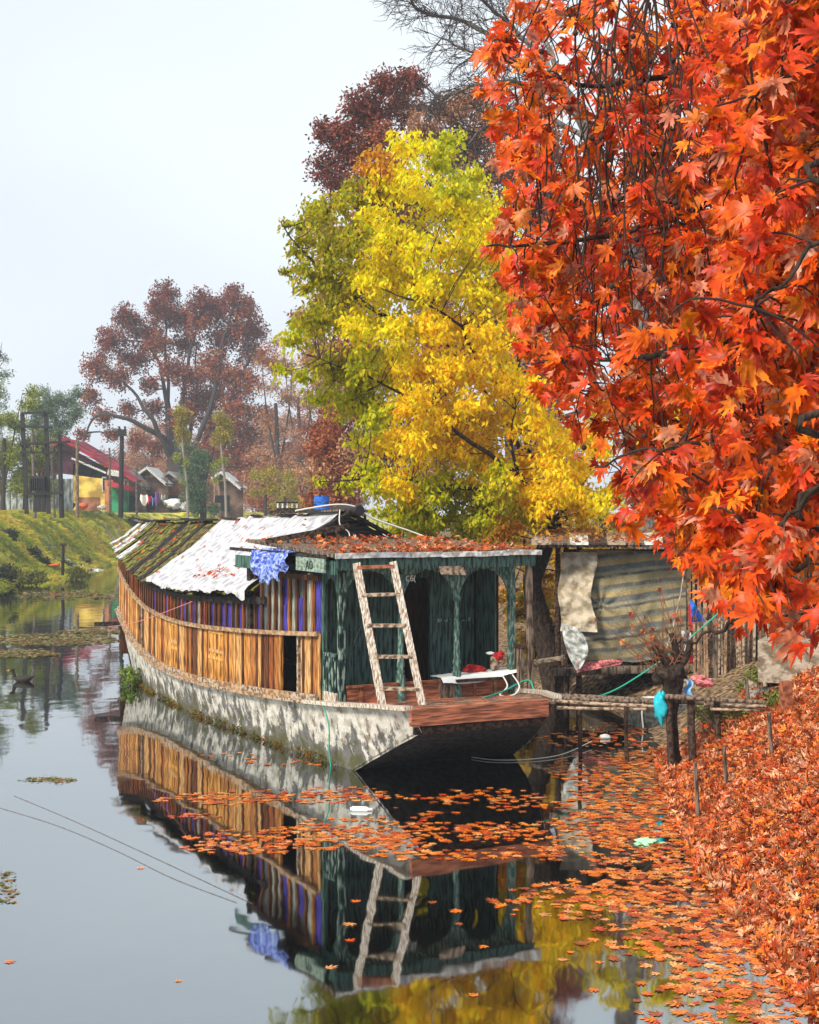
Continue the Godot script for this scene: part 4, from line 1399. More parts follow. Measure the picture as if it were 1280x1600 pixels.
	leaf_tree({"name": "rust_plane_tree", "label": "tall dark rust plane tree rising behind the yellow tree", "dist": 62.0, "base": Vector3(pt(800, 800, 62).x, right_height(pt(800, 800, 62).x, -62), -62),
		"trunk": [[800, 700, 0], [790, 560, 0]], "r": 0.34,
		"limbs": [[[790, 560, 0], [740, 420, 0], [640, 280, 0], [560, 180, 0]], [[790, 560, 0], [790, 380, 1], [720, 200, 1], [640, 110, 1]], [[792, 560, 0], [840, 380, 2], [800, 240, 2], [700, 160, 2]], [[795, 600, 0], [940, 480, 3], [1180, 420, 3]], [[740, 420, 0], [620, 330, -2], [510, 260, -2]], [[800, 680, 0], [640, 620, 2], [520, 560, 2]], [[800, 680, 0], [1000, 620, 2], [1260, 620, 3]]],
		"limb": 0.45, "twig": 0.09, "clumps": cl, "palettes": [rust, plum, tan_], "n": 190, "mesh": spray, "size": 0.3, "droop": 0.0, "bark": M.bark_far, "leaf": M.leaf_far, "along": 0.4, "tips": 8})
	# hazy brown trees further up the right bank
	var browns := [[435, 520, 135, "hazy brown tree rising behind the second boat's crate"], [470, 500, 150, "tall hazy brown tree next to the yellow tree's left edge"], [410, 640, 180, "low brown tree between the great plane tree and the second boat"], [505, 560, 120, "reddish brown tree right behind the blue barrel"], [455, 640, 170, "low hazy tree behind the yellow scrub"],
		[240, 660, 205, "faded brown tree far behind the grey huts"], [330, 660, 215, "faded brown tree behind the willow"], [375, 640, 200, "faded tan tree behind the half hidden hut"], [190, 690, 210, "faded brown tree behind the red roofed house"], [530, 600, 175, "faded rust tree behind the yellow tree's lower boughs"], [290, 700, 190, "low faded thicket under the great plane tree"], [425, 700, 150, "low thicket behind the scrub on the far shore"]]
	for a in browns:
		var cx: float = a[0]
		var ty: float = a[1]
		var dd: float = a[2]
		cl = []
		for q in 30:
			var yy := rng.randf_range(ty + 10, 800)
			cl.append([cx + rng.randf_range(-1, 1) * lerpf(24, 50, (yy - ty) / (800 - ty)), yy, rng.randf_range(16, 26), 2 if rng.randf() < 0.65 else 0])
		leaf_tree({"name": "brown_tree", "label": a[3], "group": "brown trees up the river", "dist": dd, "base": Vector3(pt(cx, 800, dd).x, 1.8, -dd),
			"trunk": [[cx, 740, 0], [cx - 4, (ty + 740) * 0.5, 0]], "r": 0.24, "limbs": [[[cx, 740, 0], [cx - 20, (ty + 740) * 0.5, 0], [cx - 26, ty + 20, 0]], [[cx, 740, 0], [cx + 18, (ty + 740) * 0.5, 1], [cx + 22, ty + 10, 1]]],
			"limb": 0.5, "twig": 0.14, "clumps": cl, "palettes": [rust, plum, tan_], "n": 90, "mesh": fine, "size": 0.5 * dd / 140.0, "droop": 0.0, "bark": M.bark_far, "leaf": M.leaf_far, "along": 0.5, "tips": 5})
	# dark willow and slim poplars in front of the huts
	cl = []
	for q in 22:
		cl.append([rng.randf_range(295, 338), rng.randf_range(690, 800), rng.randf_range(12, 18), 0])
	leaf_tree({"name": "willow", "label": "blue green willow between the two slim poplars", "dist": 112.0, "base": Vector3(pt(318, 800, 112).x, 2.2, -112), "trunk": [[318, 790, 0], [318, 740, 0]], "r": 0.25, "limbs": [[[318, 760, 0], [305, 720, 0], [300, 690, 0]], [[318, 760, 0], [330, 720, 0], [335, 690, 0]]],
		"limb": 0.5, "twig": 0.1, "clumps": cl, "palettes": [teal], "n": 420, "mesh": fine, "size": 0.32, "droop": 0.6, "bark": M.bark_far, "leaf": M.leaf_far, "along": 0.5, "tips": 5})
	for k in 2:
		var cx: float = [286, 346][k]
		cl = []
		for q in 9:
			cl.append([cx + rng.randf_range(-9, 9), rng.randf_range(645, 692), rng.randf_range(9, 13), 1])
		for q in 4:
			cl.append([cx + rng.randf_range(-12, 14), rng.randf_range(700, 790), 6, 0])
		leaf_tree({"name": "poplar", "label": ["slim pale poplar with yellow green top beside the grey huts", "slim pale poplar with yellow green top beyond the willow"][k], "group": "slim poplars", "dist": 104.0, "base": Vector3(pt(cx + 8, 808, 104).x, 2.4, -104), "trunk": [[cx + 6, 760, 0], [cx, 700, 0], [cx, 655, 0]], "r": 0.09, "limbs": [[[cx, 700, 0], [cx - 4, 670, 0]]],
			"limb": 0.5, "twig": 0.2, "clumps": cl, "palettes": [grass, mustard], "n": 520, "mesh": fine, "size": 0.3, "droop": 0.2, "bark": M.bark_white, "leaf": M.leaf_far, "along": 0.5, "tips": 5})
	# greens at the left edge
	var lefts := [[85, 615, 690, 40, 135, "rounded blue green tree behind the transformer frame", 0], [5, 600, 770, 60, 105, "leafy green tree behind the transformer against the grey wall", 1], [40, 690, 770, 34, 108, "low green tree overhanging the grey tin wall", 1], [-10, 520, 640, 26, 125, "tall dark evergreen at the end of the tin wall", 0]]
	for a in lefts:
		cl = []
		for q in 20:
			cl.append([a[0] + rng.randf_range(-1, 1) * a[3], rng.randf_range(a[1], a[2]), rng.randf_range(12, 19) * (0.6 if a[3] < 30 else 1.0), a[6]])
		leaf_tree({"name": "green_tree", "label": a[5], "group": "green trees along the far bank", "dist": float(a[4]), "base": Vector3(pt(a[0], 800, a[4]).x, 3.5, -a[4]), "trunk": [[a[0], 780, 0], [a[0] + 2, (a[1] + a[2]) * 0.5, 0]], "r": 0.2, "limbs": [[[a[0], a[2], 0], [a[0] - a[3] * 0.5, a[1] + 20, 0]], [[a[0], a[2], 0], [a[0] + a[3] * 0.5, a[1] + 15, 0]]],
			"limb": 0.5, "twig": 0.12, "clumps": cl, "palettes": [teal, grass], "n": 330 if a[3] > 30 else 200, "mesh": fine, "size": 0.42, "droop": 0.3, "bark": M.bark_far, "leaf": M.leaf_far, "along": 0.4, "tips": 5})
	# yellow scrub at the water's edge far up the river
	for k in 3:
		cl = []
		var cx: float = [415, 445, 470][k]
		for q in 9:
			cl.append([cx + rng.randf_range(-18, 18), rng.randf_range(735, 800), rng.randf_range(8, 13), 0])
		leaf_tree({"name": "scrub", "label": ["yellowing scrub nearest the half hidden hut", "yellowing scrub behind the second boat's crate", "yellowing scrub next to the blue barrel"][k], "category": "shrub", "group": "yellow scrub up the river", "dist": 95.0 + k * 9, "base": Vector3(pt(cx, 810, 95.0 + k * 9).x, 1.6, -95.0 - k * 9), "trunk": [[cx, 790, 0], [cx, 760, 0]], "r": 0.1, "limbs": [[[cx, 780, 0], [cx + 8, 745, 0]]],
			"limb": 0.5, "twig": 0.15, "clumps": cl, "palettes": [mustard], "n": 330, "mesh": fine, "size": 0.28, "droop": 0.2, "bark": M.bark_far, "leaf": M.leaf_far, "along": 0.5, "tips": 5})

func bare_tree() -> void:      # leafless crown against the sky at the top
	var dist := 44.0
	var base := Vector3(pt(1010, 800, dist).x, 2.2, -dist)
	var o := thing("bare_tree", "leafless grey tree with fine twigs against the sky above the rust crown", "tree", base)
	var tp := bent([base, pt(1000, 500, dist), pt(940, 250, dist), pt(870, 120, dist)], 5, 0.05)
	var mb := MB.new()
	mb.tube(tp, taper(tp.size(), 0.45, 0.14), 9)
	part(mb, "trunk", M.bark_grey, o)
	var tw := MB.new()
	var stack := []
	for l in [[[900, 180], [820, 110], [760, 90], [690, 60]], [[870, 120], [800, 40], [740, -10], [690, -50]], [[880, 140], [800, 130], [720, 140], [660, 170]], [[870, 120], [840, 20], [800, -60]], [[930, 230], [850, 180], [760, 200], [720, 240]], [[820, 110], [740, 40], [660, 20], [640, -20]], [[960, 320], [880, 280], [800, 270], [740, 250]]]:
		var lp := []
		for a in l:
			lp.append(pt(a[0], a[1], dist + rng.randf_range(-2, 2)))
		lp = bent(lp, 5, 0.06)
		var lm := MB.new()
		lm.tube(lp, taper(lp.size(), 0.1, 0.025), 6)
		part(lm, "limb", M.bark_grey, o)
		for i in range(3, lp.size()):
			for q in 4:
				stack.append([lp[i], (lp[i] - lp[i - 1]).normalized(), 1.3, 0.018, 0])
	while stack.size() > 0:
		var a: Array = stack.pop_back()
		var dir: Vector3 = ((a[1] as Vector3) + rand_dir() * 0.9).normalized()
		var len_: float = a[2] * rng.randf_range(0.5, 1.0)
		var e: Vector3 = a[0] + dir * len_
		var mid: Vector3 = (a[0] as Vector3).lerp(e, 0.5) + rand_dir() * len_ * 0.12
		tw.tube([a[0], mid, e], [a[3], a[3] * 0.8, a[3] * 0.6], 3, false)
		if a[4] < 2:
			for q in 3:
				stack.append([(a[0] as Vector3).lerp(e, rng.randf_range(0.4, 1.0)), dir, a[2] * 0.62, a[3] * 0.65, a[4] + 1])
	part(tw, "twigs", M.bark_far, o).set_meta("kind", "stuff")

# ---------------------------------------------------------------- things on the boat
func cloth(fn: Callable, nu: int, nv: int) -> MB:
	var rows := []
	for i in nv + 1:
		var line := PackedVector3Array()
		for j in nu + 1:
			line.append(fn.call(float(j) / nu, float(i) / nv))
		rows.append(line)
	var mb := MB.new()
	mb.grid(rows)
	return mb

func on_boat() -> void:
	# ladder
	var lf := pt(598, 1104, 19.25)
	var rf := pt(661, 1106, 19.2)
	var lt := pt(557, 880, 19.62)
	var rt := pt(614, 878, 19.62)
	var lad := thing("ladder", "old ladder of peeling white and rusty wood leaning against the porch", "ladder", (lf + rf) * 0.5)
	beam(lf, lt, 0.115, 0.06, Vector3.BACK, "ladder_rail", M.old_white, lad)
	beam(rf, rt, 0.105, 0.06, Vector3.BACK, "ladder_rail", M.old_white, lad)
	for k in 5:
		var q: float = [0.125, 0.345, 0.56, 0.775, 0.97][k]
		beam(lf.lerp(lt, q), rf.lerp(rt, q), 0.045, 0.09, Vector3.BACK, "rung", M.rust_brown if k == 4 else M.pale_timber, lad)
	# white sheet over the roof
	var wrinkle := FastNoiseLite.new()
	wrinkle.seed = 77
	wrinkle.frequency = 0.9
	wrinkle.fractal_octaves = 4
	var sheet := cloth(func(u: float, v: float) -> Vector3:
		var s := lerpf(2.28, 7.9 - 0.35 * v, u)
		var edge := -0.05 - 0.03 * wrinkle.get_noise_1d(u * 9.0) - 0.02 * wrinkle.get_noise_1d(u * 40.0) - (0.07 * smoothstep(0.12, 0.0, u))
		var k := lerpf(edge, 0.97, v)
		var p := roof_pt(s, maxf(k, 0.0), 0.135 + wrinkle.get_noise_2d(s * 0.8, k * 1.6) * 0.05 + wrinkle.get_noise_2d(s * 3.0 + k * 4.0, k * 2.0) * 0.008)
		if k < 0.0:
			p += Vector3(0, k * 1.9, 0) - star * (0.05 + 0.015 * sin(u * 60.0))
		return p, 90, 26)
	solo(sheet, "roof_sheet", M.white_sheet, "wrinkled white plastic sheet spread over the houseboat's mossy roof", "sheet")
	# crumpled blue cloth over the porch eave
	var crump := FastNoiseLite.new()
	crump.seed = 79
	crump.frequency = 2.6
	crump.fractal_octaves = 3
	var bl := cloth(func(u: float, v: float) -> Vector3:
		var s := lerpf(0.4, 1.75, u)
		var fall := lerpf(0.12, -0.12 - 0.27 * sin(u * PI * 0.9 + 0.1) - 0.05 * sin(u * 30), v)
		var p := bp(s, -0.27 + (0.16 if v < 0.12 else 0.0), 3.02 + fall)
		return p - star * (0.04 + 0.07 * absf(sin(s * 9.0 + fall * 3.0 + crump.get_noise_2d(s, fall) * 2.0)) * (0.3 + v) + 0.05 * absf(crump.get_noise_3d(s * 1.2, fall * 1.5, 0.0)) + 0.05 * sin(v * PI)), 40, 26)
	solo(bl, "blue_cloth", M.blue_cloth, "crumpled blue and white cloth hanging over the porch roof edge", "cloth")
	# white cloth on the bench, bundle and tin
	var wc := cloth(func(u: float, v: float) -> Vector3:
		var r := lerpf(1.72, 3.08, u)
		var s := lerpf(-0.2, -0.66, v)
		var h := 1.215 + crump.get_noise_2d(u * 3.0, v * 2.0) * 0.015 + 0.05 * u
		if v > 0.75:
			h -= (v - 0.75) * 0.45 * (0.6 + 0.5 * sin(u * 4.0))
			s = -0.545 - (v - 0.75) * 0.25
		return bp(s, r, h), 30, 14)
	solo(wc, "bench_cloth", M.white_plastic, "white cloth spread on the bench inside the porch's open arch", "cloth")
	var mb := MB.new()
	mb.blob(bp(-0.3, 2.45, 1.27), Vector3(0.17, 0.075, 0.11), 5, 0.3)
	solo(mb, "red_bundle", M.red_cloth, "small red cloth bundle lying on the porch bench", "bundle")
	var tin := thing("tin", "tan tin with a red cloth draped over it on the porch bench", "tin", bp(-0.38, 2.78, 1.25))
	mb = MB.new()
	var b := bp(-0.38, 2.78, 1.27)
	mb.tube([b, b + Vector3(0, 0.19, 0), b + Vector3(0, 0.21, 0)], [0.07, 0.07, 0.055], 12)
	part(mb, "body", M.pale_timber, tin)
	mb = MB.new()
	mb.blob(b + Vector3(0.06, 0.21, 0.02), Vector3(0.09, 0.07, 0.08), 9, 0.3)
	part(mb, "cloth", M.red_cloth, tin)
	mb = MB.new()
	mb.blob(b + Vector3(-0.07, 0.25, 0.02), Vector3(0.07, 0.025, 0.06), 19, 0.2)
	part(mb, "lid", M.white_plastic, tin)
	tag(rope([bp(-0.7, 2.72, 1.2), bp(-0.78, 2.75, 1.05), bp(-0.8, 2.6, 0.93), bp(-0.9, 2.78, 0.93), bp(-0.85, 2.92, 1.05), bp(-0.75, 2.86, 1.22)], 0.012, "loose_cord", M.cord_white), "white cord looped from the porch bench to the deck", "cord")
	tag(rope([bp(-1.2, 2.05, 0.97), bp(-0.9, 2.6, 1.0), bp(-0.75, 3.15, 1.12), pt(842, 1084, 20.9), pt(905, 1092, 21.2), pt(950, 1083, 21.6), pt(1000, 1055, 22.0), pt(1060, 1012, 22.4), pt(1130, 952, 23.0)], 0.014, "mooring_rope", M.rope_green), "green mooring rope running from the bow up to the bank", "rope")
	tag(rope([side_l(-0.2, 0.9, 0.08), side_l(-0.35, 0.6, 0.06), side_l(-0.28, 0.25, 0.02), side_l(-0.3, 0.0, 0.0)], 0.011, "hull_rope", M.rope_green), "short green rope hanging down the white hull", "rope")
	tag(rope([at_height(650, 1183, 0.02), at_height(710, 1180, 0.02), at_height(770, 1187, 0.02), at_height(830, 1186, 0.02), at_height(880, 1178, 0.03), pt(925, 1158, 22)], 0.007, "water_line", M.cord_white), "thin pale line lying on the dark water under the bow", "line")

func build_shed() -> void:
	var d := 25.9
	var sh := thing("bank_shed", "timber lean to shed on posts at the water's edge behind the striped cloth", "shed", pt(980, 1092, d))
	var roof_a := beam(pt(842, 853, d - 0.6), pt(1100, 852, d - 0.7), 0.06, 0.12, Vector3.BACK, "eave_beam", M.grey_timber, sh)
	for k in 9:
		var x := 846 + k * 29
		beam(pt(x, 850, d - 0.75), pt(x, 846, d + 1.6) + Vector3(0, 0.16, 0), 0.36, 0.035, Vector3.UP, "roof_board", [M.pale_timber, M.grey_timber, M.trim_white, M.dark_timber][k % 4], sh)
	for k in 6:
		var a: Array = [[872, 1095], [905, 1098], [1072, 1095], [885, 1088], [1068, 1085], [990, 1090]][k]
		var back := 1.5 if k > 2 else 0.0
		var top := 855.0 if k != 5 else 860.0
		var foot := pt(a[0], a[1], d + back)
		foot.y = minf(right_height(foot.x, foot.z), 0.0) - 0.15 if foot.y < 0.6 else foot.y
		pole(foot, pt(a[0] + (0 if k != 2 else -3), top, d + back), 0.06, 0.05, "post", M.dark_timber if k != 2 else M.pale_timber, sh)
	beam(pt(866, 1050, d - 0.1), pt(1085, 1043, d - 0.1), 0.14, 0.1, Vector3.BACK, "floor_beam", M.grey_timber, sh)
	for k in 10:
		var x := 872 + k * 22
		beam(pt(x, 1040, d - 0.05), pt(x, 1034, d + 1.6) - Vector3(0, 0.1, 0), 0.24, 0.03, Vector3.UP, "floor_board", M.dark_timber, sh)
	var w := MB.new()
	w.quad(pt(880, 1040, d + 1.6), pt(1080, 1040, d + 1.6), pt(1080, 858, d + 1.6), pt(880, 858, d + 1.6))
	w.quad(pt(1074, 1040, d), pt(1080, 1040, d + 1.6), pt(1080, 858, d + 1.6), pt(1074, 858, d))
	part(w, "inner_wall", M.black_wood, sh)
	beam(pt(1076, 862, d - 0.12), pt(1074, 1030, d - 0.12), 0.09, 0.05, Vector3.BACK, "door_board", M.rail_wood, sh)
	beam(pt(1080, 945, d - 0.15), pt(1081, 985, d - 0.15), 0.1, 0.03, Vector3.BACK, "red_patch", M.red_plastic, sh)
	beam(pt(828, 1035, d - 0.3), pt(880, 1028, d - 0.5), 0.05, 0.3, Vector3.BACK, "side_plank", M.pale_timber, sh)
	# cloths
	var crump := FastNoiseLite.new()
	crump.seed = 83
	crump.frequency = 1.0
	crump.fractal_octaves = 3
	var c := cloth(func(u: float, v: float) -> Vector3:
		var px := lerpf(904.0, 1069.0, u)
		var py := lerpf(lerpf(858.0, 862.0, u), lerpf(1028.0, 1018.0, u), v) + 10.0 * sin(u * PI) * v + 0.7 * sin(u * 26.0) * v
		var p := pt(px, py, d)
		return p + Vector3(0, 0, 0.14 + 0.12 * sin(v * PI) * sin(u * PI) + crump.get_noise_2d(u * 1.6, v * 0.7) * 0.12 + crump.get_noise_2d(u * 5.0 + v * 3.0, v * 1.2) * 0.02 + 0.05 * exp(-6.0 * Vector2(u - 0.2, v - 0.5).length()) * sin(7.0 * Vector2(u - 0.2, v - 0.5).angle())), 60, 54)
	for i in c.uv.size():
		c.uv[i] = Vector2(c.uv[i].x, c.uv[i].y * 1.05 + 0.03 * sin(c.uv[i].x * 2.4))
	solo(c, "striped_cloth", M.striped_cloth, "olive and blue striped woven cloth hung across the shed's front", "cloth")
	c = cloth(func(u: float, v: float) -> Vector3:
		var px := lerpf(873.0 + 3.0 * sin(v * 9.0), 924.0 + 5.0 * sin(v * 7.0 + 1.0), u)
		var py := lerpf(862.0, 985.0, v)
		return pt(px, py, d) + Vector3(0, 0, 0.27 - 0.12 * cos(u * PI) + crump.get_noise_2d(u * 2.0, v * 4.0) * 0.1), 12, 26)
	solo(c, "cream_cloth", M.cream_cloth, "cream cloth wrapped round the shed's corner post beside the striped cloth", "cloth")
	c = cloth(func(u: float, v: float) -> Vector3:
		var px := lerpf(876.0 + 22.0 * v * v, 900.0 + 14.0 * sin(v * 3.0), u)
		var py := lerpf(972.0 + 6.0 * u, 1046.0 - 6.0 * u, v)
		return pt(px, py, d) + Vector3(0, 0, 0.36 - 0.1 * cos(u * PI) + crump.get_noise_2d(u * 2.0 + 9.0, v * 4.0) * 0.08), 10, 18)
	solo(c, "pale_cloth", M.pale_cloth, "pale blue grey rag tied below the cream cloth at the shed's corner", "cloth")
	c = cloth(func(u: float, v: float) -> Vector3:
		var px := lerpf(898.0, 968.0, u)
		var py := lerpf(1032.0 - 6.0 * u, 1048.0 - 14.0 * u, v)
		return pt(px, py, d) + Vector3(0, 0, 0.34 + crump.get_noise_2d(u * 4.0 + 19.0, v * 2.0) * 0.06), 16, 5)
	solo(c, "red_hem", M.pink_cloth, "red and pink cloth strip showing under the striped cloth", "cloth")

func build_jetty() -> void:
	var j := thing("pole_jetty", "rough jetty of thin poles and stakes between the bow and the bank", "jetty", at_height(1030, 1160, 0.0))
	pole(pt(822, 1088, 20.6), pt(1040, 1097, 20.2), 0.035, 0.03, "pole", M.grey_timber, j, 0.03)
	pole(pt(842, 1094, 20.5), pt(1040, 1104, 20.1), 0.03, 0.025, "pole", M.pale_timber, j, 0.03)
	pole(pt(860, 1086, 21.2), pt(1240, 1103, 19.9), 0.04, 0.035, "pole", M.grey_timber, j, 0.05)
	pole(pt(870, 1106, 20.9), pt(1010, 1108, 20.6), 0.028, 0.022, "pole", M.pale_timber, j, 0.02)
	pole(pt(1040, 1088, 19.9), pt(1225, 1099, 19.4), 0.04, 0.03, "pole", M.grey_timber, j, 0.02)
	pole(pt(1100, 1102, 19.9), pt(1215, 1104, 19.6), 0.03, 0.025, "pole", M.pale_timber, j, 0.02)
	pole(pt(1110, 1108, 19.7), pt(1195, 1110, 19.6), 0.022, 0.02, "pole", M.pale_timber, j)
	for a in [[978, 1098, 1160, 20.6, 0.03], [1046, 1088, 1176, 20.0, 0.05], [1080, 1092, 1168, 19.9, 0.055], [1120, 1095, 1140, 19.8, 0.045], [906, 1086, 1130, 21.0, 0.03]]:
		var top := pt(a[0], a[1], a[3])
		var foot := pt(a[0] + 4, a[2], a[3] - 0.05)
		foot.y = minf(foot.y, right_height(foot.x, foot.z)) - 0.1
		pole(top, foot, a[4], a[4] * 1.1, "stake", M.dark_timber, j, 0.02)
	pole(pt(1082, 1102, 19.85), pt(1118, 1136, 19.8), 0.03, 0.03, "brace", M.dark_timber, j)
	var post := MB.new()
	var f := pt(1228, 1110, 18.6)
	f.y = right_height(f.x, f.z) - 0.1
	add_beam(post, f, Vector3(f.x, pt(1228, 1064, 18.6).y, f.z), 0.14, 0.12, Vector3(0.2, 0, 1))
	solo(post, "brown_post", M.rust_brown, "square red brown post standing in the leaves by the concrete block", "post")
	var stake_no := 0
	for a in [[1207, 1140, 1113, 17.2], [1137, 1175, 1167, 17.4], [1172, 1092, 1058, 20.2], [1092, 1215, 1192, 16.6]]:
		var p := pt(a[0], a[1], a[3])
		p.y = right_height(p.x, p.z) - 0.12
		var t := pt(a[0] - 6, a[2], a[3])
		t.y = maxf(t.y, p.y + 0.4)
		stake_no += 1
		tag(pole(p, t, 0.03, 0.025, "bank_stake", M.grey_timber), ["short grey stake in the leaves below the concrete block", "short grey stake low in the leaves near the water", "tilted stake between the stones and the jetty pole", "lowest short stake in the fallen leaves"][stake_no - 1], "stake", "stakes in the leaf covered bank")
	# block in the water, basin and bag
	var st := MB.new()
	var sp := at_height(1012, 1140, 0.0)
	st.box(Transform3D(Basis(Vector3.UP, 0.25), sp + Vector3(0.25, 0.12, -0.6)), Vector3(0.85, 0.5, 0.75))
	solo(st, "landing_block", M.concrete_dark, "dark concrete landing block standing in the leafy water", "block")
	var top := sp + Vector3(0.12, 0.372, -0.4)
	var ba := MB.new()
	var prof := [[0.10, 0.0], [0.16, 0.06], [0.18, 0.11], [0.19, 0.115], [0.17, 0.1], [0.14, 0.03], [0.0, 0.02]]
	var rows := []
	for q in prof:
		var line := PackedVector3Array()
		for k in 18:
			line.append(top + Vector3(cos(TAU * k / 18) * q[0], q[1], sin(TAU * k / 18) * q[0]))
		rows.append(line)
	ba.grid(rows, true)
	solo(ba, "basin", M.white_plastic, "small white basin on the dark landing block", "basin")
	tag(rope([top + Vector3(-0.15, 0.1, 0.15), top + Vector3(-0.2, -0.1, 0.3), top + Vector3(-0.18, -0.35, 0.32)], 0.014, "white_strap", M.cord_white), "white strap hanging from the basin to the water", "strap")
	var bag := MB.new()
	bag.blob(pt(1033, 1106, 20.0), Vector3(0.1, 0.22, 0.09), 23, 0.35, 12, 14)
	solo(bag, "turquoise_bag", M.turquoise, "turquoise plastic bag hanging on the pole beside the stump", "bag")

func build_stump() -> void:       # pollarded stump with a head of thin shoots
	var foot := pt(1062, 1172, 20.1)
	foot.y = right_height(foot.x, foot.z) - 0.1
	var o := thing("pollard_stump", "knobbly pollarded stump with a spray of thin dry shoots", "stump", foot)
	var head := pt(1052, 1052, 20.1)
	var mb := MB.new()
	var tp := bent([foot, foot.lerp(head, 0.5) + Vector3(-0.04, 0, 0), head], 5, 0.015)
	mb.tube(tp, [0.075, 0.065, 0.065, 0.06, 0.06, 0.065, 0.075, 0.1, 0.14, 0.16, 0.12], 9)
	mb.blob(head + Vector3(-0.03, 0.0, 0), Vector3(0.24, 0.17, 0.2), 31, 0.5)
	part(mb, "trunk", M.bark_dark, o)
	for a in [[1078, 1000], [1020, 1010], [1050, 990]]:
		var lm := MB.new()
		var lp := bent([head, head.lerp(pt(a[0], a[1], 20.0), 0.6) + Vector3(0.05, -0.04, 0), pt(a[0], a[1], 20.0)], 4)
		lm.tube(lp, taper(lp.size(), 0.06, 0.045), 7)
		part(lm, "limb", M.bark_dark, o)
	var tw := MB.new()
	var xs := []
	var cols := []
	var shapes := plane_leaf(14, 0.6, 0.3)
	for k in 46:
		var ang := rng.randf_range(-1.35, 0.75)
		var len_ := rng.randf_range(0.45, 1.25)
		var dir := Vector3(sin(ang), cos(ang) * 0.9, rng.randf_range(-0.4, 0.5)).normalized()
		var s: Vector3 = head + Vector3(rng.randf_range(-0.25, 0.2), rng.randf_range(-0.05, 0.3), rng.randf_range(-0.1, 0.1))
		var e := s + dir * len_
		var lp := bent([s, s.lerp(e, 0.5) + rand_dir() * 0.06, e + Vector3(0, 0.05, 0)], 3)
		tw.tube(lp, taper(lp.size(), 0.009, 0.003), 4, false)
		if k % 3 == 0:
			tw.tube([lp[3], (lp[3] as Vector3) + rand_dir() * 0.3], [0.005, 0.002], 3, false)
		for q in 3:
			if rng.randf() < 0.62:
				var p: Vector3 = lp[rng.randi() % lp.size()]
				xs.append(aim(Vector3(rng.randf_range(-1, 1), -1, rng.randf_range(-1, 1)), rand_dir(), rng.randf_range(0.07, 0.12), p))
				cols.append(shade_of([Color(0.5, 0.1, 0.03), Color(0.36, 0.11, 0.05), Color(0.6, 0.2, 0.05)][rng.randi() % 3], 0.2))
	part(tw, "shoots", M.twig_brown, o).set_meta("kind", "stuff")
	scatter(o, "dry_leaves", shapes, M.leaf_dry, xs, cols)
	tag(pole(pt(1040, 1020, 20.4), pt(1072, 862, 21.5), 0.014, 0.01, "pale_cane", M.pale_timber, self, 0.05), "thin pale cane leaning in front of the striped cloth", "cane")

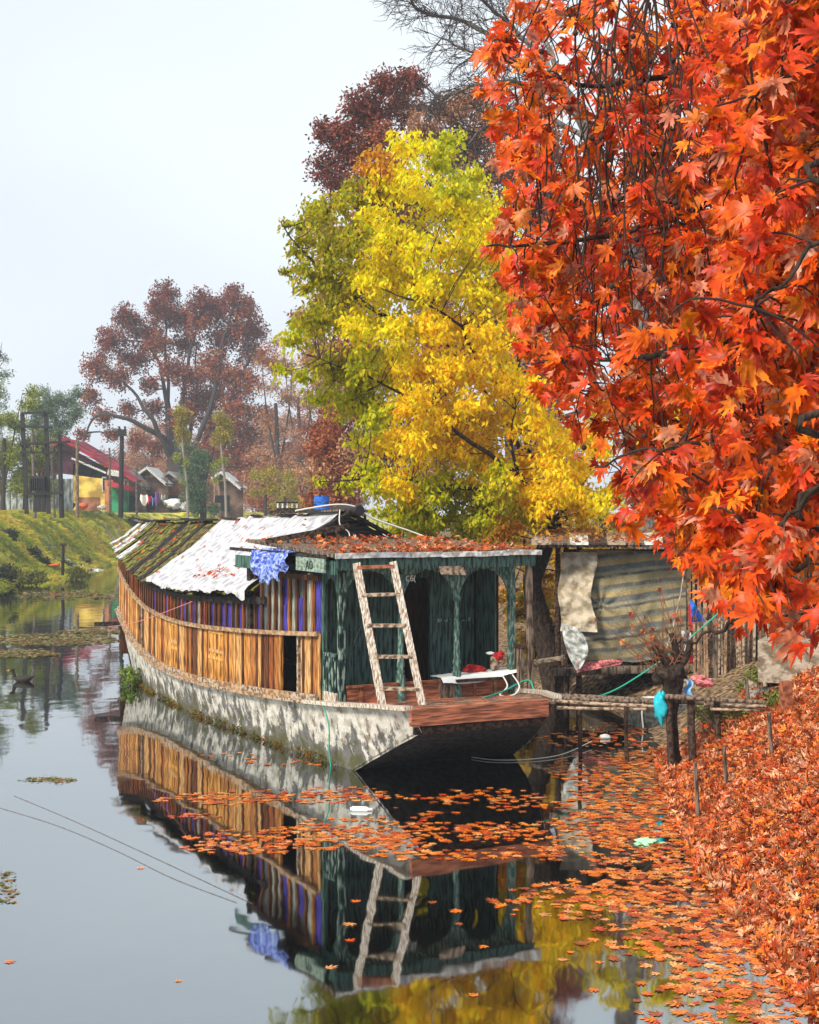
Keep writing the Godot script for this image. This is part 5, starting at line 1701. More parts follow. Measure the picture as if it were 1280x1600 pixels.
func right_bank_things() -> void:
	# concrete block
	var mb := MB.new()
	var c := pt(1250, 1062, 20.4)
	var ground := right_height(c.x, c.z)
	mb.box(Transform3D(Basis(Vector3.UP, -0.42), Vector3(c.x + 0.12, ground + 0.22, c.z - 0.2)), Vector3(1.25, 0.62, 0.6))
	solo(mb, "concrete_block", M.concrete, "big weathered concrete block lying above the leaf covered bank", "block")
	# rough stone paving, one slab each
	var mats := [M.stone, M.stone_warm, M.stone_dark]
	var n := 0
	for i in 7:
		for k in 9:
			var z := -20.6 - i * 0.62 + rng.randf_range(-0.1, 0.1)
			var px := 1080 + k * 26 + rng.randf_range(-6, 6)
			var x := (px - 640) / F * -z
			var y := right_height(x, z)
			if y < 0.9:
				continue
			var sb := MB.new()
			var rows := []
			var rx := rng.randf_range(0.15, 0.25)
			var rz := rng.randf_range(0.18, 0.3)
			var turn := rng.randf() * TAU
			var sides := 7
			for r in 4:
				var line := PackedVector3Array()
				for q in sides:
					var a := TAU * q / sides + turn
					var g: float = [1.0, 1.0, 0.88, 0.0][r] * (0.85 + 0.25 * sin(q * 2.3 + turn * 5.0))
					line.append(Vector3(x + cos(a) * rx * g, y + [-0.06, 0.05, 0.075, 0.08][r] + 0.02 * sin(a), z + sin(a) * rz * g))
				rows.append(line)
			sb.grid(rows, true)
			solo(sb, "paving_stone", mats[rng.randi() % 3], "flat rough stone of the uneven paving above the bank", "stone", "paving stones above the bank")
			n += 1
	# stick fence
	var fz := -25.2
	var fence := thing("stick_fence", "rough fence of thin upright sticks behind the stone paving", "fence", Vector3(6.5, 1.4, fz))
	for k in 62:
		var px := 1086 + k * 4.2 + rng.randf_range(-1.5, 1.5)
		var x := (px - 640) / F * -fz
		var y := right_height(x, fz)
		var top := 2.7 + rng.randf_range(-0.12, 0.14)
		beam(Vector3(x, y - 0.1, fz + rng.randf_range(-0.03, 0.03)), Vector3(x + rng.randf_range(-0.06, 0.06), top, fz), rng.randf_range(0.025, 0.05), 0.025, Vector3.BACK, "stick", [M.grey_timber, M.pale_timber, M.rail_wood, M.dark_timber][rng.randi() % 4], fence)
	beam(pt(1080, 892, 25.1), pt(1150, 894, 25.1), 0.12, 0.1, Vector3.BACK, "top_log", M.mossy_board, fence)
	beam(pt(1150, 902, 25.1), pt(1345, 905, 25.1), 0.06, 0.06, Vector3.BACK, "rail", M.dark_timber, fence)
	# dark house behind the fence
	var hs := thing("dark_house", "dark timber house with pale gable strip behind the stick fence", "house", Vector3(9.5, 1.5, -33.0))
	mb = MB.new()
	mb.box(Transform3D(Basis(), Vector3(10.2, 3.3, -34.5)), Vector3(7.2, 3.8, 3.0))
	part(mb, "wall", M.gable_wood, hs)
	mb = MB.new()
	mb.quad(Vector3(6.2, 5.1, -32.6), Vector3(14.2, 5.1, -32.6), Vector3(14.2, 6.4, -34.6), Vector3(6.2, 6.4, -34.6))
	mb.quad(Vector3(6.2, 5.1, -36.6), Vector3(14.2, 5.1, -36.6), Vector3(14.2, 6.4, -34.6), Vector3(6.2, 6.4, -34.6))
	part(mb, "roof", M.grey_roof, hs)
	for k in 3:
		beam(pt(1152 + k * 9, 905, 32.9), pt(1158 + k * 9, 800, 32.9), 0.1, 0.05, Vector3.BACK, "pale_strip", M.trim_white, hs)
	var yl := [Color(0.62, 0.40, 0.03), Color(0.5, 0.34, 0.03), Color(0.6, 0.24, 0.03), Color(0.34, 0.3, 0.03)]
	var bushes := [[835, 960, 31.0, "yellow leafed bush seen between the porch and the leaning trunk"], [880, 940, 33.0, "yellow orange bush behind the leaning trunk"], [800, 900, 36.0, "golden bush behind the porch's back wall"], [770, 850, 38.0, "low golden bush behind the porch roof"], [900, 860, 37.0, "tangled brown and gold bush over the shed roof"], [850, 840, 40.0, "tangled golden bush behind the yellow tree's trunk"], [885, 790, 39.0, "tall gold bush above the shed roof beside the yellow tree"], [940, 800, 41.0, "gold bush further along behind the shed roof"], [820, 800, 42.0, "gold bush filling the gap under the yellow tree's boughs"], [960, 850, 36.0, "golden bush above the shed's far corner"]]
	for a in bushes:
		var cl := []
		for q in 16:
			cl.append([a[0] + rng.randf_range(-34, 34), a[1] + rng.randf_range(-40, 60), rng.randf_range(14, 24), 0])
		var gx := pt(a[0], 900, a[2]).x
		leaf_tree({"name": "gold_bush", "label": a[3], "category": "bush", "group": "golden bushes behind the boat", "dist": a[2], "base": Vector3(gx, right_height(gx, -a[2]), -a[2]), "trunk": [[a[0], a[1] + 30, 0], [a[0], a[1], 0]], "r": 0.05, "limbs": [[[a[0], a[1] + 20, 0], [a[0] - 20, a[1] - 30, 0]], [[a[0], a[1] + 20, 0], [a[0] + 20, a[1] - 30, 0]]],
			"limb": 0.6, "twig": 0.25, "clumps": cl, "palettes": [yl], "n": 130, "mesh": long_leaf(9, 0.28, 0.2), "size": 0.15, "droop": 0.4, "bark": M.bark_dark, "leaf": M.leaf_soft, "along": 0.6, "tips": 6})
	# small scattered things
	mb = cloth(func(u: float, v: float) -> Vector3: return pt(lerpf(1078.0, 1104.0 - 14.0 * (1.0 - v), u), lerpf(936.0 + u * 12.0, 972.0, v), 24.6) + Vector3(0, 0, 0.1 * sin(u * 4.0 + v * 2.0)), 10, 10)
	solo(mb, "blue_tarp", M.blue_plastic, "bright blue plastic sheet showing past the shed's corner", "sheet")
	mb = MB.new()
	mb.blob(pt(1100, 1066, 19.6), Vector3(0.13, 0.06, 0.12), 44, 0.6)
	mb.blob(pt(1092, 1060, 19.65), Vector3(0.1, 0.05, 0.08), 45, 0.6)
	solo(mb, "pink_cloth", M.pink_cloth, "crumpled pink cloth lying on the stones by the stump", "cloth")
	mb = MB.new()
	mb.box(Transform3D(Basis(Vector3.UP, 0.3), pt(1071, 1029, 21.4)), Vector3(0.2, 0.1, 0.12))
	solo(mb, "red_box", M.red_plastic, "small red plastic box on the paving by the shed", "box")
	mb = cloth(func(u: float, v: float) -> Vector3: return pt(lerpf(1062.0, 1078.0, u) + 3.0 * sin(v * 8.0), lerpf(985.0, 1022.0, v), 21.3) + Vector3(0, 0, 0.06 * sin(u * 5.0 + v * 4.0)), 8, 10)
	solo(mb, "white_rag", M.pale_cloth, "pale rag hanging beside the shed above the red box", "rag")
	mb = cloth(func(u: float, v: float) -> Vector3: return pt(lerpf(1070.0, 1081.0, u) + 3.0 * sin(v * 7.0), lerpf(1062.0, 1086.0, v), 19.95) + Vector3(0, 0, 0.05 * sin(u * 5.0 + v * 4.0)), 6, 10)
	solo(mb, "teal_rag", M.blue_wrap, "pale teal rag caught on the stump's limb", "rag")
	mb = MB.new()
	mb.blob(pt(824, 996, 25.4), Vector3(0.05, 0.16, 0.04), 47, 0.4)
	solo(mb, "dark_rag", M.cord_dark, "small dark rag hanging by the leaning trunk", "rag")
	var bx := [[1190, 985, 22.6, 0.55, 0.3], [1140, 1050, 20.9, 0.35, 0.14], [1165, 1065, 20.4, 0.3, 0.1], [1225, 1085, 19.4, 0.22, 0.12], [1115, 1035, 21.5, 0.35, 0.1], [1200, 1020, 21.6, 0.3, 0.12]]
	var weed_no := 0
	var weed_labels := ["tall dark green weeds in front of the stick fence", "low weeds in the middle of the rough paving", "small weed tuft beside the tilted stake", "weed tuft at the concrete block's foot", "low weeds at the paving's edge by the shed", "weed tuft on the paving below the fence rail"]
	var blades := leaf_spray(31, 12, 0.5, 0.2)
	for a in bx:
		var p := pt(a[0], a[1], a[2])
		p.y = right_height(p.x, p.z)
		var xs := []
		var cols := []
		for q in 60:
			var w: Vector3 = rand_dir() * a[3] * pow(rng.randf(), 0.5)
			xs.append(Transform3D(Basis.from_euler(Vector3(rng.randf() * 6, rng.randf() * 6, 0)).scaled(Vector3.ONE * 0.13), p + Vector3(w.x, absf(w.y) * a[4] / a[3] + 0.04, w.z)))
			cols.append(shade_of(Color(0.14, 0.16, 0.03), 0.4))
		var g := thing("weed_clump", weed_labels[weed_no], "weeds", p, "weeds between the stones")
		weed_no += 1
		scatter(g, "blades", blades, M.grass_blade, xs, cols)

# ---------------------------------------------------------------- leaves that have fallen
func fallen_leaves() -> void:
	var shapes := [plane_leaf(21, 0.25, 0.15), plane_leaf(22, 0.7, 0.2), plane_leaf(23, -0.4, 0.3), plane_leaf(24, 1.0, 0.1)]
	var pal := [Color(0.86, 0.15, 0.015), Color(0.84, 0.24, 0.06), Color(0.84, 0.38, 0.18), Color(0.88, 0.27, 0.035), Color(0.62, 0.09, 0.015), Color(0.88, 0.50, 0.30), Color(0.40, 0.10, 0.03)]
	var mats := []
	for c in pal:
		var lm: StandardMaterial3D = M.leaf_dry.duplicate()
		lm.vertex_color_use_as_albedo = false
		lm.albedo_color = c.linear_to_srgb()
		mats.append(lm)
	var all := []
	var tries := 0
	while all.size() < 15500 and tries < 60000:
		tries += 1
		var z := -rng.randf_range(9.0, 22.0)
		var u := rng.randf_range(-0.15, 3.6)
		var x := table(SHORE_R, z) + u
		var px := 640 + x / -z * F
		if px > 1330:
			continue
		if z < -19.3 and rng.randf() < (-19.3 - z) * 0.4:
			continue
		all.append([x, z, u])
	var stuff := [[], [], [], []]
	var stuff_c := [[], [], [], []]
	var lit := thing("leaf_litter", "thick layer of curled orange plane leaves covering the near bank", "leaves", Vector3(4.2, 0.4, -14.5))
	all.sort_custom(func(a, b): return a[1] > b[1])
	for i in all.size():
		var a: Array = all[i]
		var tilt := Vector3(rng.randf_range(-0.5, 0.5), 1.0, rng.randf_range(-0.5, 0.5)).normalized()
		tilt = (tilt + Vector3(-0.4, 0, 0)).normalized()
		if rng.randf() < 0.3:
			tilt.y = -tilt.y
		var dir := Vector3(rng.randf_range(-1, 1), 0, rng.randf_range(-1, 1))
		dir = (dir - tilt * dir.dot(tilt)).normalized()
		var size := 0.055 + 0.085 * pow(rng.randf(), 1.3)
		var y := maxf(right_height(a[0], a[1]), 0.0) + rng.randf_range(0.015, 0.075)
		var t := aim(dir, tilt, size, Vector3(a[0], y, a[1]))
		var ci := rng.randi() % pal.size()
		if i < 300:
			inst(shapes[i % 4], t, "leaf", mats[ci], lit)
		else:
			stuff[i % 4].append(t)
			stuff_c[i % 4].append(shade_of(pal[ci], 0.25))
	for k in 4:
		scatter(lit, "leaf_layer", shapes[k], M.leaf_dry, stuff[k], stuff_c[k])
	# on the water: drifts, given as [px, py, rx, ry, count]
	var flat := [plane_leaf(25, 0.02, 0.01, 0.012), plane_leaf(26, 0.05, 0.03, 0.015), plane_leaf(27, -0.05, 0.02, 0.02)]
	var drifts := [[430, 1245, 150, 10, 100], [330, 1248, 80, 8, 60], [540, 1240, 60, 12, 60], [300, 1275, 40, 4, 14], [470, 1310, 170, 16, 190], [560, 1295, 90, 18, 110], [380, 1325, 90, 8, 70], [610, 1320, 60, 12, 60],
		[720, 1300, 110, 14, 110], [640, 1245, 110, 4, 26], [760, 1240, 70, 8, 40], [690, 1250, 60, 5, 20], [700, 1335, 110, 9, 60], [810, 1300, 90, 16, 90], [830, 1255, 70, 12, 60], [860, 1330, 60, 12, 50], [660, 1280, 20, 8, 14], [680, 1270, 40, 3, 12],
		[880, 1410, 100, 26, 80], [950, 1390, 80, 30, 90], [800, 1410, 30, 6, 8], [930, 1200, 70, 22, 150], [980, 1240, 80, 30, 260], [960, 1290, 90, 24, 220], [1010, 1190, 50, 24, 130], [900, 1155, 60, 10, 60], [960, 1150, 60, 18, 110], [1000, 1330, 80, 40, 190], [1060, 1400, 90, 40, 170], [1090, 1460, 100, 36, 110], [1010, 1450, 80, 40, 50], [1150, 1520, 100, 36, 90], [1210, 1570, 90, 30, 80], [1060, 1540, 80, 40, 26], [1100, 1590, 100, 16, 20], [960, 1480, 70, 40, 24], [1180, 1470, 60, 40, 110], [360, 1180, 40, 6, 8], [430, 1190, 60, 6, 14]]
	var f := []
	for dft in drifts:
		for k in dft[4]:
			var a := rng.randf() * TAU
			var q := pow(rng.randf(), 0.6)
			f.append(at_height(dft[0] + cos(a) * q * dft[2] * 1.1, dft[1] + sin(a) * q * dft[3] * 1.15, 0.006))
	for a in [[278, 1531], [220, 1355], [512, 1512], [757, 1477], [560, 1408], [548, 1442], [716, 1442], [960, 1492], [680, 1410], [500, 1195], [1060, 1490], [545, 1470], [616, 1262], [10, 1503], [718, 1422], [880, 1500], [930, 1545], [20, 1408], [745, 1555], [1000, 1580]]:
		f.append(at_height(a[0], a[1], 0.006))
	for k in 900:           # raft of leaves against the shore
		var z := -rng.randf_range(9.5, 21.5)
		f.append(Vector3(table(SHORE_R, z) - 1.1 * pow(rng.randf(), 1.6), 0.006, z))
	f.sort_custom(func(a, b): return a.z > b.z)
	var wp := [Color(0.80, 0.17, 0.012), Color(0.84, 0.25, 0.025), Color(0.60, 0.07, 0.01), Color(0.82, 0.38, 0.13), Color(0.40, 0.09, 0.02), Color(0.76, 0.20, 0.015)]
	var wm := []
	for c in wp:
		var lm: StandardMaterial3D = M.leaf_wet.duplicate()
		lm.vertex_color_use_as_albedo = false
		lm.albedo_color = c.linear_to_srgb()
		wm.append(lm)
	var rest := [[], [], []]
	var rest_c := [[], [], []]
	var singles := 0
	for i in f.size():
		var p: Vector3 = f[i]
		var u := p.x - table(SHORE_R, p.z)
		if u > 0.12:
			continue
		var la := (p - P0).dot(aft)
		var ra := (p - P0).dot(star)
		if la > -1.6 and la < 13.0 and ra > -0.02 and ra < 3.1:
			continue
		var tilt := Vector3(rng.randf_range(-0.04, 0.04), 1, rng.randf_range(-0.04, 0.04)).normalized()
		var t := aim(Vector3(rng.randf_range(-1, 1), 0, rng.randf_range(-1, 1)), tilt, rng.randf_range(0.055, 0.125), p + Vector3(0, rng.randf_range(-0.003, 0.001), 0))
		var ci := rng.randi() % wp.size()
		if singles < 300:
			singles += 1
			tag(inst(flat[i % 3], t, "floating_leaf", wm[ci]), "single orange plane leaf floating on the open water", "leaf", "orange leaves floating on the water")
		else:
			rest[i % 3].append(t)
			rest_c[i % 3].append(shade_of(wp[ci], 0.2))
	var fl := thing("floating_leaves", "drifts of orange leaves floating in bands beside the hull", "leaves", Vector3(0, 0, -18))
	for k in 3:
		scatter(fl, "leaf_drift", flat[k], M.leaf_wet, rest[k], rest_c[k])
	# on the porch roof and on the white sheet
	var xs := [[], [], [], []]
	var cs := [[], [], [], []]
	for k in 560:
		var s := rng.randf_range(-0.8, 2.2)
		if rng.randf() < 0.3:
			s = rng.randf_range(-0.82, -0.5)
		var r := rng.randf_range(-0.1, 3.25)
		var p := bp(s, r, 3.08 + 0.05 * (s + 0.8) + 0.035 + rng.randf_range(0.0, 0.06))
		var t := aim(Vector3(rng.randf_range(-1, 1), 0.0, rng.randf_range(-1, 1)), Vector3(rng.randf_range(-0.7, 0.7), 1, rng.randf_range(-0.7, 0.7)).normalized(), rng.randf_range(0.07, 0.11), p)
		xs[k % 4].append(t)
		cs[k % 4].append(shade_of(pal[rng.randi() % pal.size()], 0.25))
	var pl := thing("roof_leaves", "orange leaves heaped along the porch roof", "leaves", bp(0, 1.5, 3.1))
	for k in 4:
		scatter(pl, "leaf_layer", shapes[k], M.leaf_dry, xs[k], cs[k])
	for k in 80:
		var s := rng.randf_range(2.4, 12.3)
		var kk := rng.randf_range(0.03, 0.95)
		if s < 7.6 and rng.randf() < 0.3:
			s = rng.randf_range(3.5, 5.5)
			kk = rng.randf_range(0.1, 0.3)
		var t := aim(Vector3(rng.randf_range(-1, 1), 0.0, rng.randf_range(-1, 1)), Vector3(rng.randf_range(-0.9, 0.2), 1, rng.randf_range(-0.3, 0.7)).normalized(), rng.randf_range(0.07, 0.12), roof_pt(s, kk, 0.16 if s < 8 else 0.1))
		tag(inst(shapes[k % 4], t, "roof_leaf", mats[[0, 3, 4, 4, 6][rng.randi() % 5]]), "curled orange leaf lying on the houseboat's sloping roof", "leaf", "leaves on the sloping roof")
	# shed roof
	xs = [[], [], [], []]
	cs = [[], [], [], []]
	for k in 260:
		var px := rng.randf_range(846, 1090)
		var dd := rng.randf_range(25.2, 27.4)
		var p := pt(px, 848, dd)
		p.y = pt(px, 850, 25.1).y + (dd - 25.1) * 0.09 + 0.05
		xs[k % 4].append(aim(Vector3(rng.randf_range(-1, 1), 0.0, rng.randf_range(-1, 1)), Vector3(rng.randf_range(-0.6, 0.6), 1, rng.randf_range(-0.3, 0.7)).normalized(), rng.randf_range(0.07, 0.1), p))
		cs[k % 4].append(shade_of([Color(0.6, 0.2, 0.03), Color(0.62, 0.36, 0.04), Color(0.5, 0.14, 0.03)][rng.randi() % 3], 0.25))
	var sl := thing("shed_leaves", "yellow and orange leaves scattered on the shed roof", "leaves", pt(960, 848, 26))
	for k in 4:
		scatter(sl, "leaf_layer", shapes[k], M.leaf_dry, xs[k], cs[k])

func floating_things() -> void:
	var mb := MB.new()
	mb.blob(at_height(1011, 1316, 0.01), Vector3(0.14, 0.035, 0.1), 51, 0.7, 8, 14)
	solo(mb, "green_bag", M.green_bag, "pale green plastic bag floating among the leaves", "bag")
	mb = MB.new()
	mb.blob(at_height(1113, 1357, 0.01), Vector3(0.07, 0.05, 0.05), 52, 0.5, 7, 10)
	solo(mb, "blue_wrapper", M.blue_wrap, "small blue wrapper at the edge of the leaf covered bank", "wrapper")
	mb = MB.new()
	var p := at_height(564, 1264, 0.02)
	mb.tube([p + Vector3(-0.13, 0, 0), p + Vector3(-0.1, 0, 0), p + Vector3(0.07, 0, 0.02), p + Vector3(0.1, 0, 0.02), p + Vector3(0.14, 0, 0.02)], [0.02, 0.035, 0.035, 0.016, 0.014], 9)
	solo(mb, "white_bottle", M.white_plastic, "white plastic bottle floating beside the hull's reflection", "bottle")
	mb = MB.new()
	mb.blob(at_height(945, 1152, 0.02), Vector3(0.09, 0.05, 0.07), 53, 0.3)
	solo(mb, "white_cup", M.white_plastic, "small white cup floating in the leaves by the bow", "cup")
	# duck and its neighbours
	var q := at_height(36, 1065, 0.0)
	var dk := thing("duck", "small dark duck swimming by itself on the open water", "duck", q)
	mb = MB.new()
	var rows := []
	for i in 11:
		var k := i / 10.0
		var rr := 0.11 * pow(sin(PI * clampf(k * 0.94 + 0.03, 0, 1)), 0.7)
		var c := q + Vector3(-0.22 + 0.46 * k, 0.05 + 0.05 * pow(absf(k - 0.45) * 2.0, 2.0), 0)
		var line := PackedVector3Array()
		for s in 10:
			var a := TAU * s / 10
			line.append(c + Vector3(0, sin(a) * rr * 0.8, cos(a) * rr))
		rows.append(line)
	mb.grid(rows, true)
	mb.tube([q + Vector3(-0.17, 0.08, 0), q + Vector3(-0.2, 0.17, 0), q + Vector3(-0.22, 0.23, 0)], [0.05, 0.035, 0.035], 8)
	mb.blob(q + Vector3(-0.24, 0.25, 0), Vector3(0.06, 0.045, 0.042), 61, 0.0)
	part(mb, "body", M.duck_dark, dk)
	mb = MB.new()
	mb.tube([q + Vector3(-0.29, 0.245, 0), q + Vector3(-0.35, 0.235, 0)], [0.02, 0.012], 6)
	part(mb, "bill", M.duck_bill, dk)
	# two lines of flotsam on the calm water
	for k in 2:
		var a: Array = [[[22, 1243], [110, 1280], [220, 1330], [310, 1372], [395, 1412]], [[0, 1262], [90, 1290], [180, 1328], [270, 1372], [370, 1410]]][k]
		var pts := []
		for w in a:
			pts.append(at_height(w[0], w[1], 0.004))
		tag(rope(pts, 0.0022, "floating_line", M.grey_timber), ["thin dark line floating on the calm water towards the roof's reflection", "second thin dark line floating outside the first one"][k], "line", "floating lines")
	# weed mats
	var weed := leaf_spray(71, 10, 0.5, 0.4)
	for a in [[80, 1000, 110, 9, 500, "long mat of brown green weed across the far channel"], [30, 1022, 60, 6, 200, "loose brown weed drifting below the long mat"], [150, 988, 60, 3, 120, "thin weed streak by the houseboat's stern"], [75, 1219, 48, 4, 60, "small patch of water weed with upright stems on the open water"], [8, 1395, 14, 40, 26, "few dark sprigs of weed at the open water's near side"], [110, 930, 90, 8, 120, "pale scum of weed along the far shore"]]:
		var xs := []
		var cols := []
		for k in a[4]:
			var ang := rng.randf() * TAU
			var r := pow(rng.randf(), 0.55)
			var w := at_height(a[0] + cos(ang) * r * a[2], a[1] + sin(ang) * r * a[3], 0.0)
			var s := rng.randf_range(0.05, 0.12) * (-w.z / 18.0 if a[1] < 1100 else 0.9)
			xs.append(Transform3D(Basis(Vector3.UP, rng.randf() * TAU).scaled(Vector3(s, s * 0.16, s)), w + Vector3(0, s * 0.06, 0)))
			cols.append(shade_of([Color(0.2, 0.17, 0.05), Color(0.3, 0.25, 0.12), Color(0.1, 0.12, 0.03), Color(0.24, 0.13, 0.06)][rng.randi() % 4], 0.3))
		var o := thing("weed_mat", a[5], "water weed", at_height(a[0], a[1], 0.0), "water weed")
		scatter(o, "weed", weed, M.grass_blade, xs, cols)
	# moss and weed along the hull's waterline
	var xs := []
	var cols := []
	for k in 700:
		var s := pow(rng.randf(), 0.8) * 11.5 - 0.3
		var dense := relief.get_noise_1d(s * 40.0)
		if dense < -0.05 and rng.randf() < 0.8:
			continue
		xs.append(Transform3D(Basis.from_euler(Vector3(rng.randf() * 6, rng.randf() * 6, 0)).scaled(Vector3.ONE * rng.randf_range(0.02, 0.055)), side_l(s, rng.randf_range(0.0, 0.08), rng.randf_range(-0.13, -0.02))))
		cols.append(shade_of([Color(0.14, 0.13, 0.02), Color(0.2, 0.16, 0.02), Color(0.3, 0.12, 0.02), Color(0.08, 0.09, 0.02)][rng.randi() % 4], 0.3))
	var hm := thing("hull_moss", "fringe of green moss and stuck leaves along the hull's waterline", "moss", side_l(5.0, 0.0, 0.1))
	scatter(hm, "moss", weed, M.grass_blade, xs, cols)
	xs = []
	cols = []
	for k in 40:
		var w: Vector3 = side_l(10.4 + rng.randf_range(-0.3, 0.3), 0.0, 0.05) + Vector3(rng.randf_range(-0.25, 0.15), rng.randf_range(0.02, 0.35), rng.randf_range(-0.1, 0.2))
		xs.append(Transform3D(Basis.from_euler(Vector3(rng.randf() * 6, rng.randf() * 6, 0)).scaled(Vector3.ONE * 0.1), w))
		cols.append(shade_of(Color(0.16, 0.24, 0.03), 0.3))
	var hp := thing("hull_plant", "small bright green plant growing at the stern's waterline", "plant", side_l(10.4, 0.0, 0.05))
	scatter(hp, "blades", weed, M.grass_blade, xs, cols)

# ---------------------------------------------------------------- across the river
func far_things() -> void:
	var up := Vector3.UP
	# second houseboat behind the first
	var d := 52.0
	var b2 := thing("second_houseboat", "dark flat roofed houseboat with blue barrel moored behind the first", "houseboat", Vector3(pt(505, 800, d).x, 0, -d))
	var mb := MB.new()
	mb.box(Transform3D(Basis(), Vector3(pt(505, 800, d).x, 0.4, -d - 1.5)), Vector3(3.8, 1.4, 5.0))
	part(mb, "hull", M.grey_timber, b2)
	mb = MB.new()
	mb.box(Transform3D(Basis(), Vector3(pt(505, 800, d).x, 2.2, -d - 1.7)), Vector3(3.2, 2.4, 4.4))
	part(mb, "cabin", M.board_black, b2)
	mb = MB.new()
	for k in 30:
		var x := lerpf(pt(430, 800, d).x, pt(580, 800, d).x, k / 29.0)
		mb.box(Transform3D(Basis(), Vector3(x, 3.72 + (0.03 if k % 2 else 0.0), -d - 1.4)), Vector3(0.125, 0.09, 4.6))
	part(mb, "roof", M.dark_timber, b2)
	for px in [440, 570]:
		beam(pt(px, 803, d + 0.2), pt(px + 8, 900, d + 0.2), 0.1, 0.1, Vector3.BACK, "post", M.black_wood, b2)
	var rk := thing("roof_crate", "small white slatted crate standing on the second boat's roof", "crate", pt(450, 796, d))
	for k in 5:
		beam(pt(434 + k * 7.5, 796, d), pt(434 + k * 7.5, 785, d), 0.06, 0.05, Vector3.BACK, "slat", M.trim_white, rk)
	beam(pt(432, 785, d), pt(466, 785, d), 0.06, 0.06, Vector3.BACK, "top_bar", M.black_wood, rk)
	beam(pt(432, 795, d), pt(466, 795, d), 0.06, 0.06, Vector3.BACK, "bottom_bar", M.black_wood, rk)
	mb = MB.new()
	var b := pt(503, 797, d - 0.2)
	mb.tube([b, b + up * 0.05, b + up * 0.1, b + up * 0.3, b + up * 0.33, b + up * 0.5, b + up * 0.53], [0.3, 0.3, 0.28, 0.28, 0.3, 0.29, 0.25], 16)
	solo(mb, "blue_barrel", M.blue_plastic, "bright blue barrel standing on the second boat's roof", "barrel")
	rope([pt(488, 797, d - 0.3), pt(489, 789, d - 0.3), pt(495, 788, d - 0.4)], 0.02, "barrel_cradle", M.black_iron, b2)
	# transformer frame
	d = 90.0
	var tf := thing("transformer_frame", "black steel transformer on a tall double post frame above the bank", "transformer", pt(60, 800, d))
	for a in [[35, 645, 42, 803], [72, 645, 76, 803]]:
		beam(pt(a[2], a[3], d), pt(a[0], a[1], d), 0.24, 0.2, Vector3.BACK, "post", M.black_iron, tf)
	for a in [[34, 646, 74, 644], [27, 666, 82, 668], [32, 694, 110, 690], [32, 707, 84, 707], [38, 772, 100, 770]]:
		beam(pt(a[0], a[1], d - 0.2), pt(a[2], a[3], d - 0.2), 0.16, 0.14, Vector3.BACK, "cross_arm", M.black_iron, tf)
	mb = MB.new()
	var tc := pt(61, 764, d)
	mb.box(Transform3D(Basis(), tc + Vector3(0, 0.35, 0)), Vector3(0.95, 0.95, 0.7))
	for k in 7:
		mb.box(Transform3D(Basis(), tc + Vector3(-0.42 + k * 0.14, 0.32, 0.42)), Vector3(0.05, 0.7, 0.16))
	part(mb, "tank", M.black_iron, tf)
	for k in 3:
		var q := tc + Vector3(-0.25 + k * 0.25, 0.82, 0)
		mb = MB.new()
		mb.tube([q, q + up * 0.08, q + up * 0.12, q + up * 0.2, q + up * 0.24, q + up * 0.36], [0.05, 0.09, 0.05, 0.08, 0.04, 0.03], 8)
		part(mb, "bushing", M.dark_timber, tf)
	beam(pt(58, 800, d), pt(58, 770, d), 0.4, 0.3, Vector3.BACK, "plinth", M.black_iron, tf)
	beam(pt(68, 800, d), pt(68, 770, d), 0.25, 0.3, Vector3.BACK, "plinth", M.black_iron, tf)
	for k in 6:
		var q := pt(40 + k * 9, 700 + (k % 2) * 6, d - 0.3)
		mb = MB.new()
		mb.tube([q, q + up * 0.12, q + up * 0.16, q + up * 0.3], [0.06, 0.1, 0.06, 0.05], 7)
		part(mb, "insulator", M.black_iron, tf)
	# poles
	var poles := [[55, 803, 50, 670, 0.12, "bark_grey", "pale leaning pole behind the transformer tank", 92], [97, 803, 93, 680, 0.17, "black_iron", "thick dark pole carrying wires beside the transformer frame", 90], [86, 800, 79, 682, 0.08, "bark_grey", "thin grey pole between the transformer and the dark pole", 93], [121, 801, 121, 684, 0.13, "pole_wood", "brown wooden pole in front of the yellow house", 96], [173, 803, 171, 700, 0.1, "pole_wood", "grey wooden pole at the corner of the red roofed house", 112], [189, 804, 191, 672, 0.19, "black_iron", "tall black pole with a lamp like head beside the green shed", 98], [214, 800, 213, 735, 0.1, "bark_grey", "short pale pole in front of the grey huts", 112]]
	for a in poles:
		var p0 := pt(a[0], a[1], a[7])
		p0.y = 3.3
		tag(pole(p0, pt(a[2], a[3], a[7]), a[4], a[4] * 0.8, "utility_pole", M[a[5]]), a[6], "pole", "poles on the far bank")
	mb = MB.new()
	var hp := pt(191, 676, 97.9)
	mb.box(Transform3D(Basis(), hp), Vector3(0.55, 0.45, 0.4))
	mb.box(Transform3D(Basis(), hp + Vector3(-0.2, 0.32, 0)), Vector3(0.12, 0.25, 0.12))
	mb.box(Transform3D(Basis(), hp + Vector3(0.2, 0.32, 0)), Vector3(0.12, 0.25, 0.12))
	solo(mb, "pole_box", M.black_iron, "black junction box on top of the tall black pole", "junction box")
	for k in 5:
		tag(rope([pt(95, 690 + k * 7, 90), pt(120, 694 + k * 7, 96), pt(145, 706 + k * 5, 105), pt(171, 706 + k * 5, 112), pt(191, 690 + k * 5, 98)], 0.018, "power_line", M.cord_dark), "black power line slung between the poles by the yellow house", "power line", "power lines on the far bank")
	# tin wall behind the trees at the left
	var tw := thing("tin_wall", "blue grey corrugated tin wall on top of the far bank", "wall", pt(40, 800, 112))
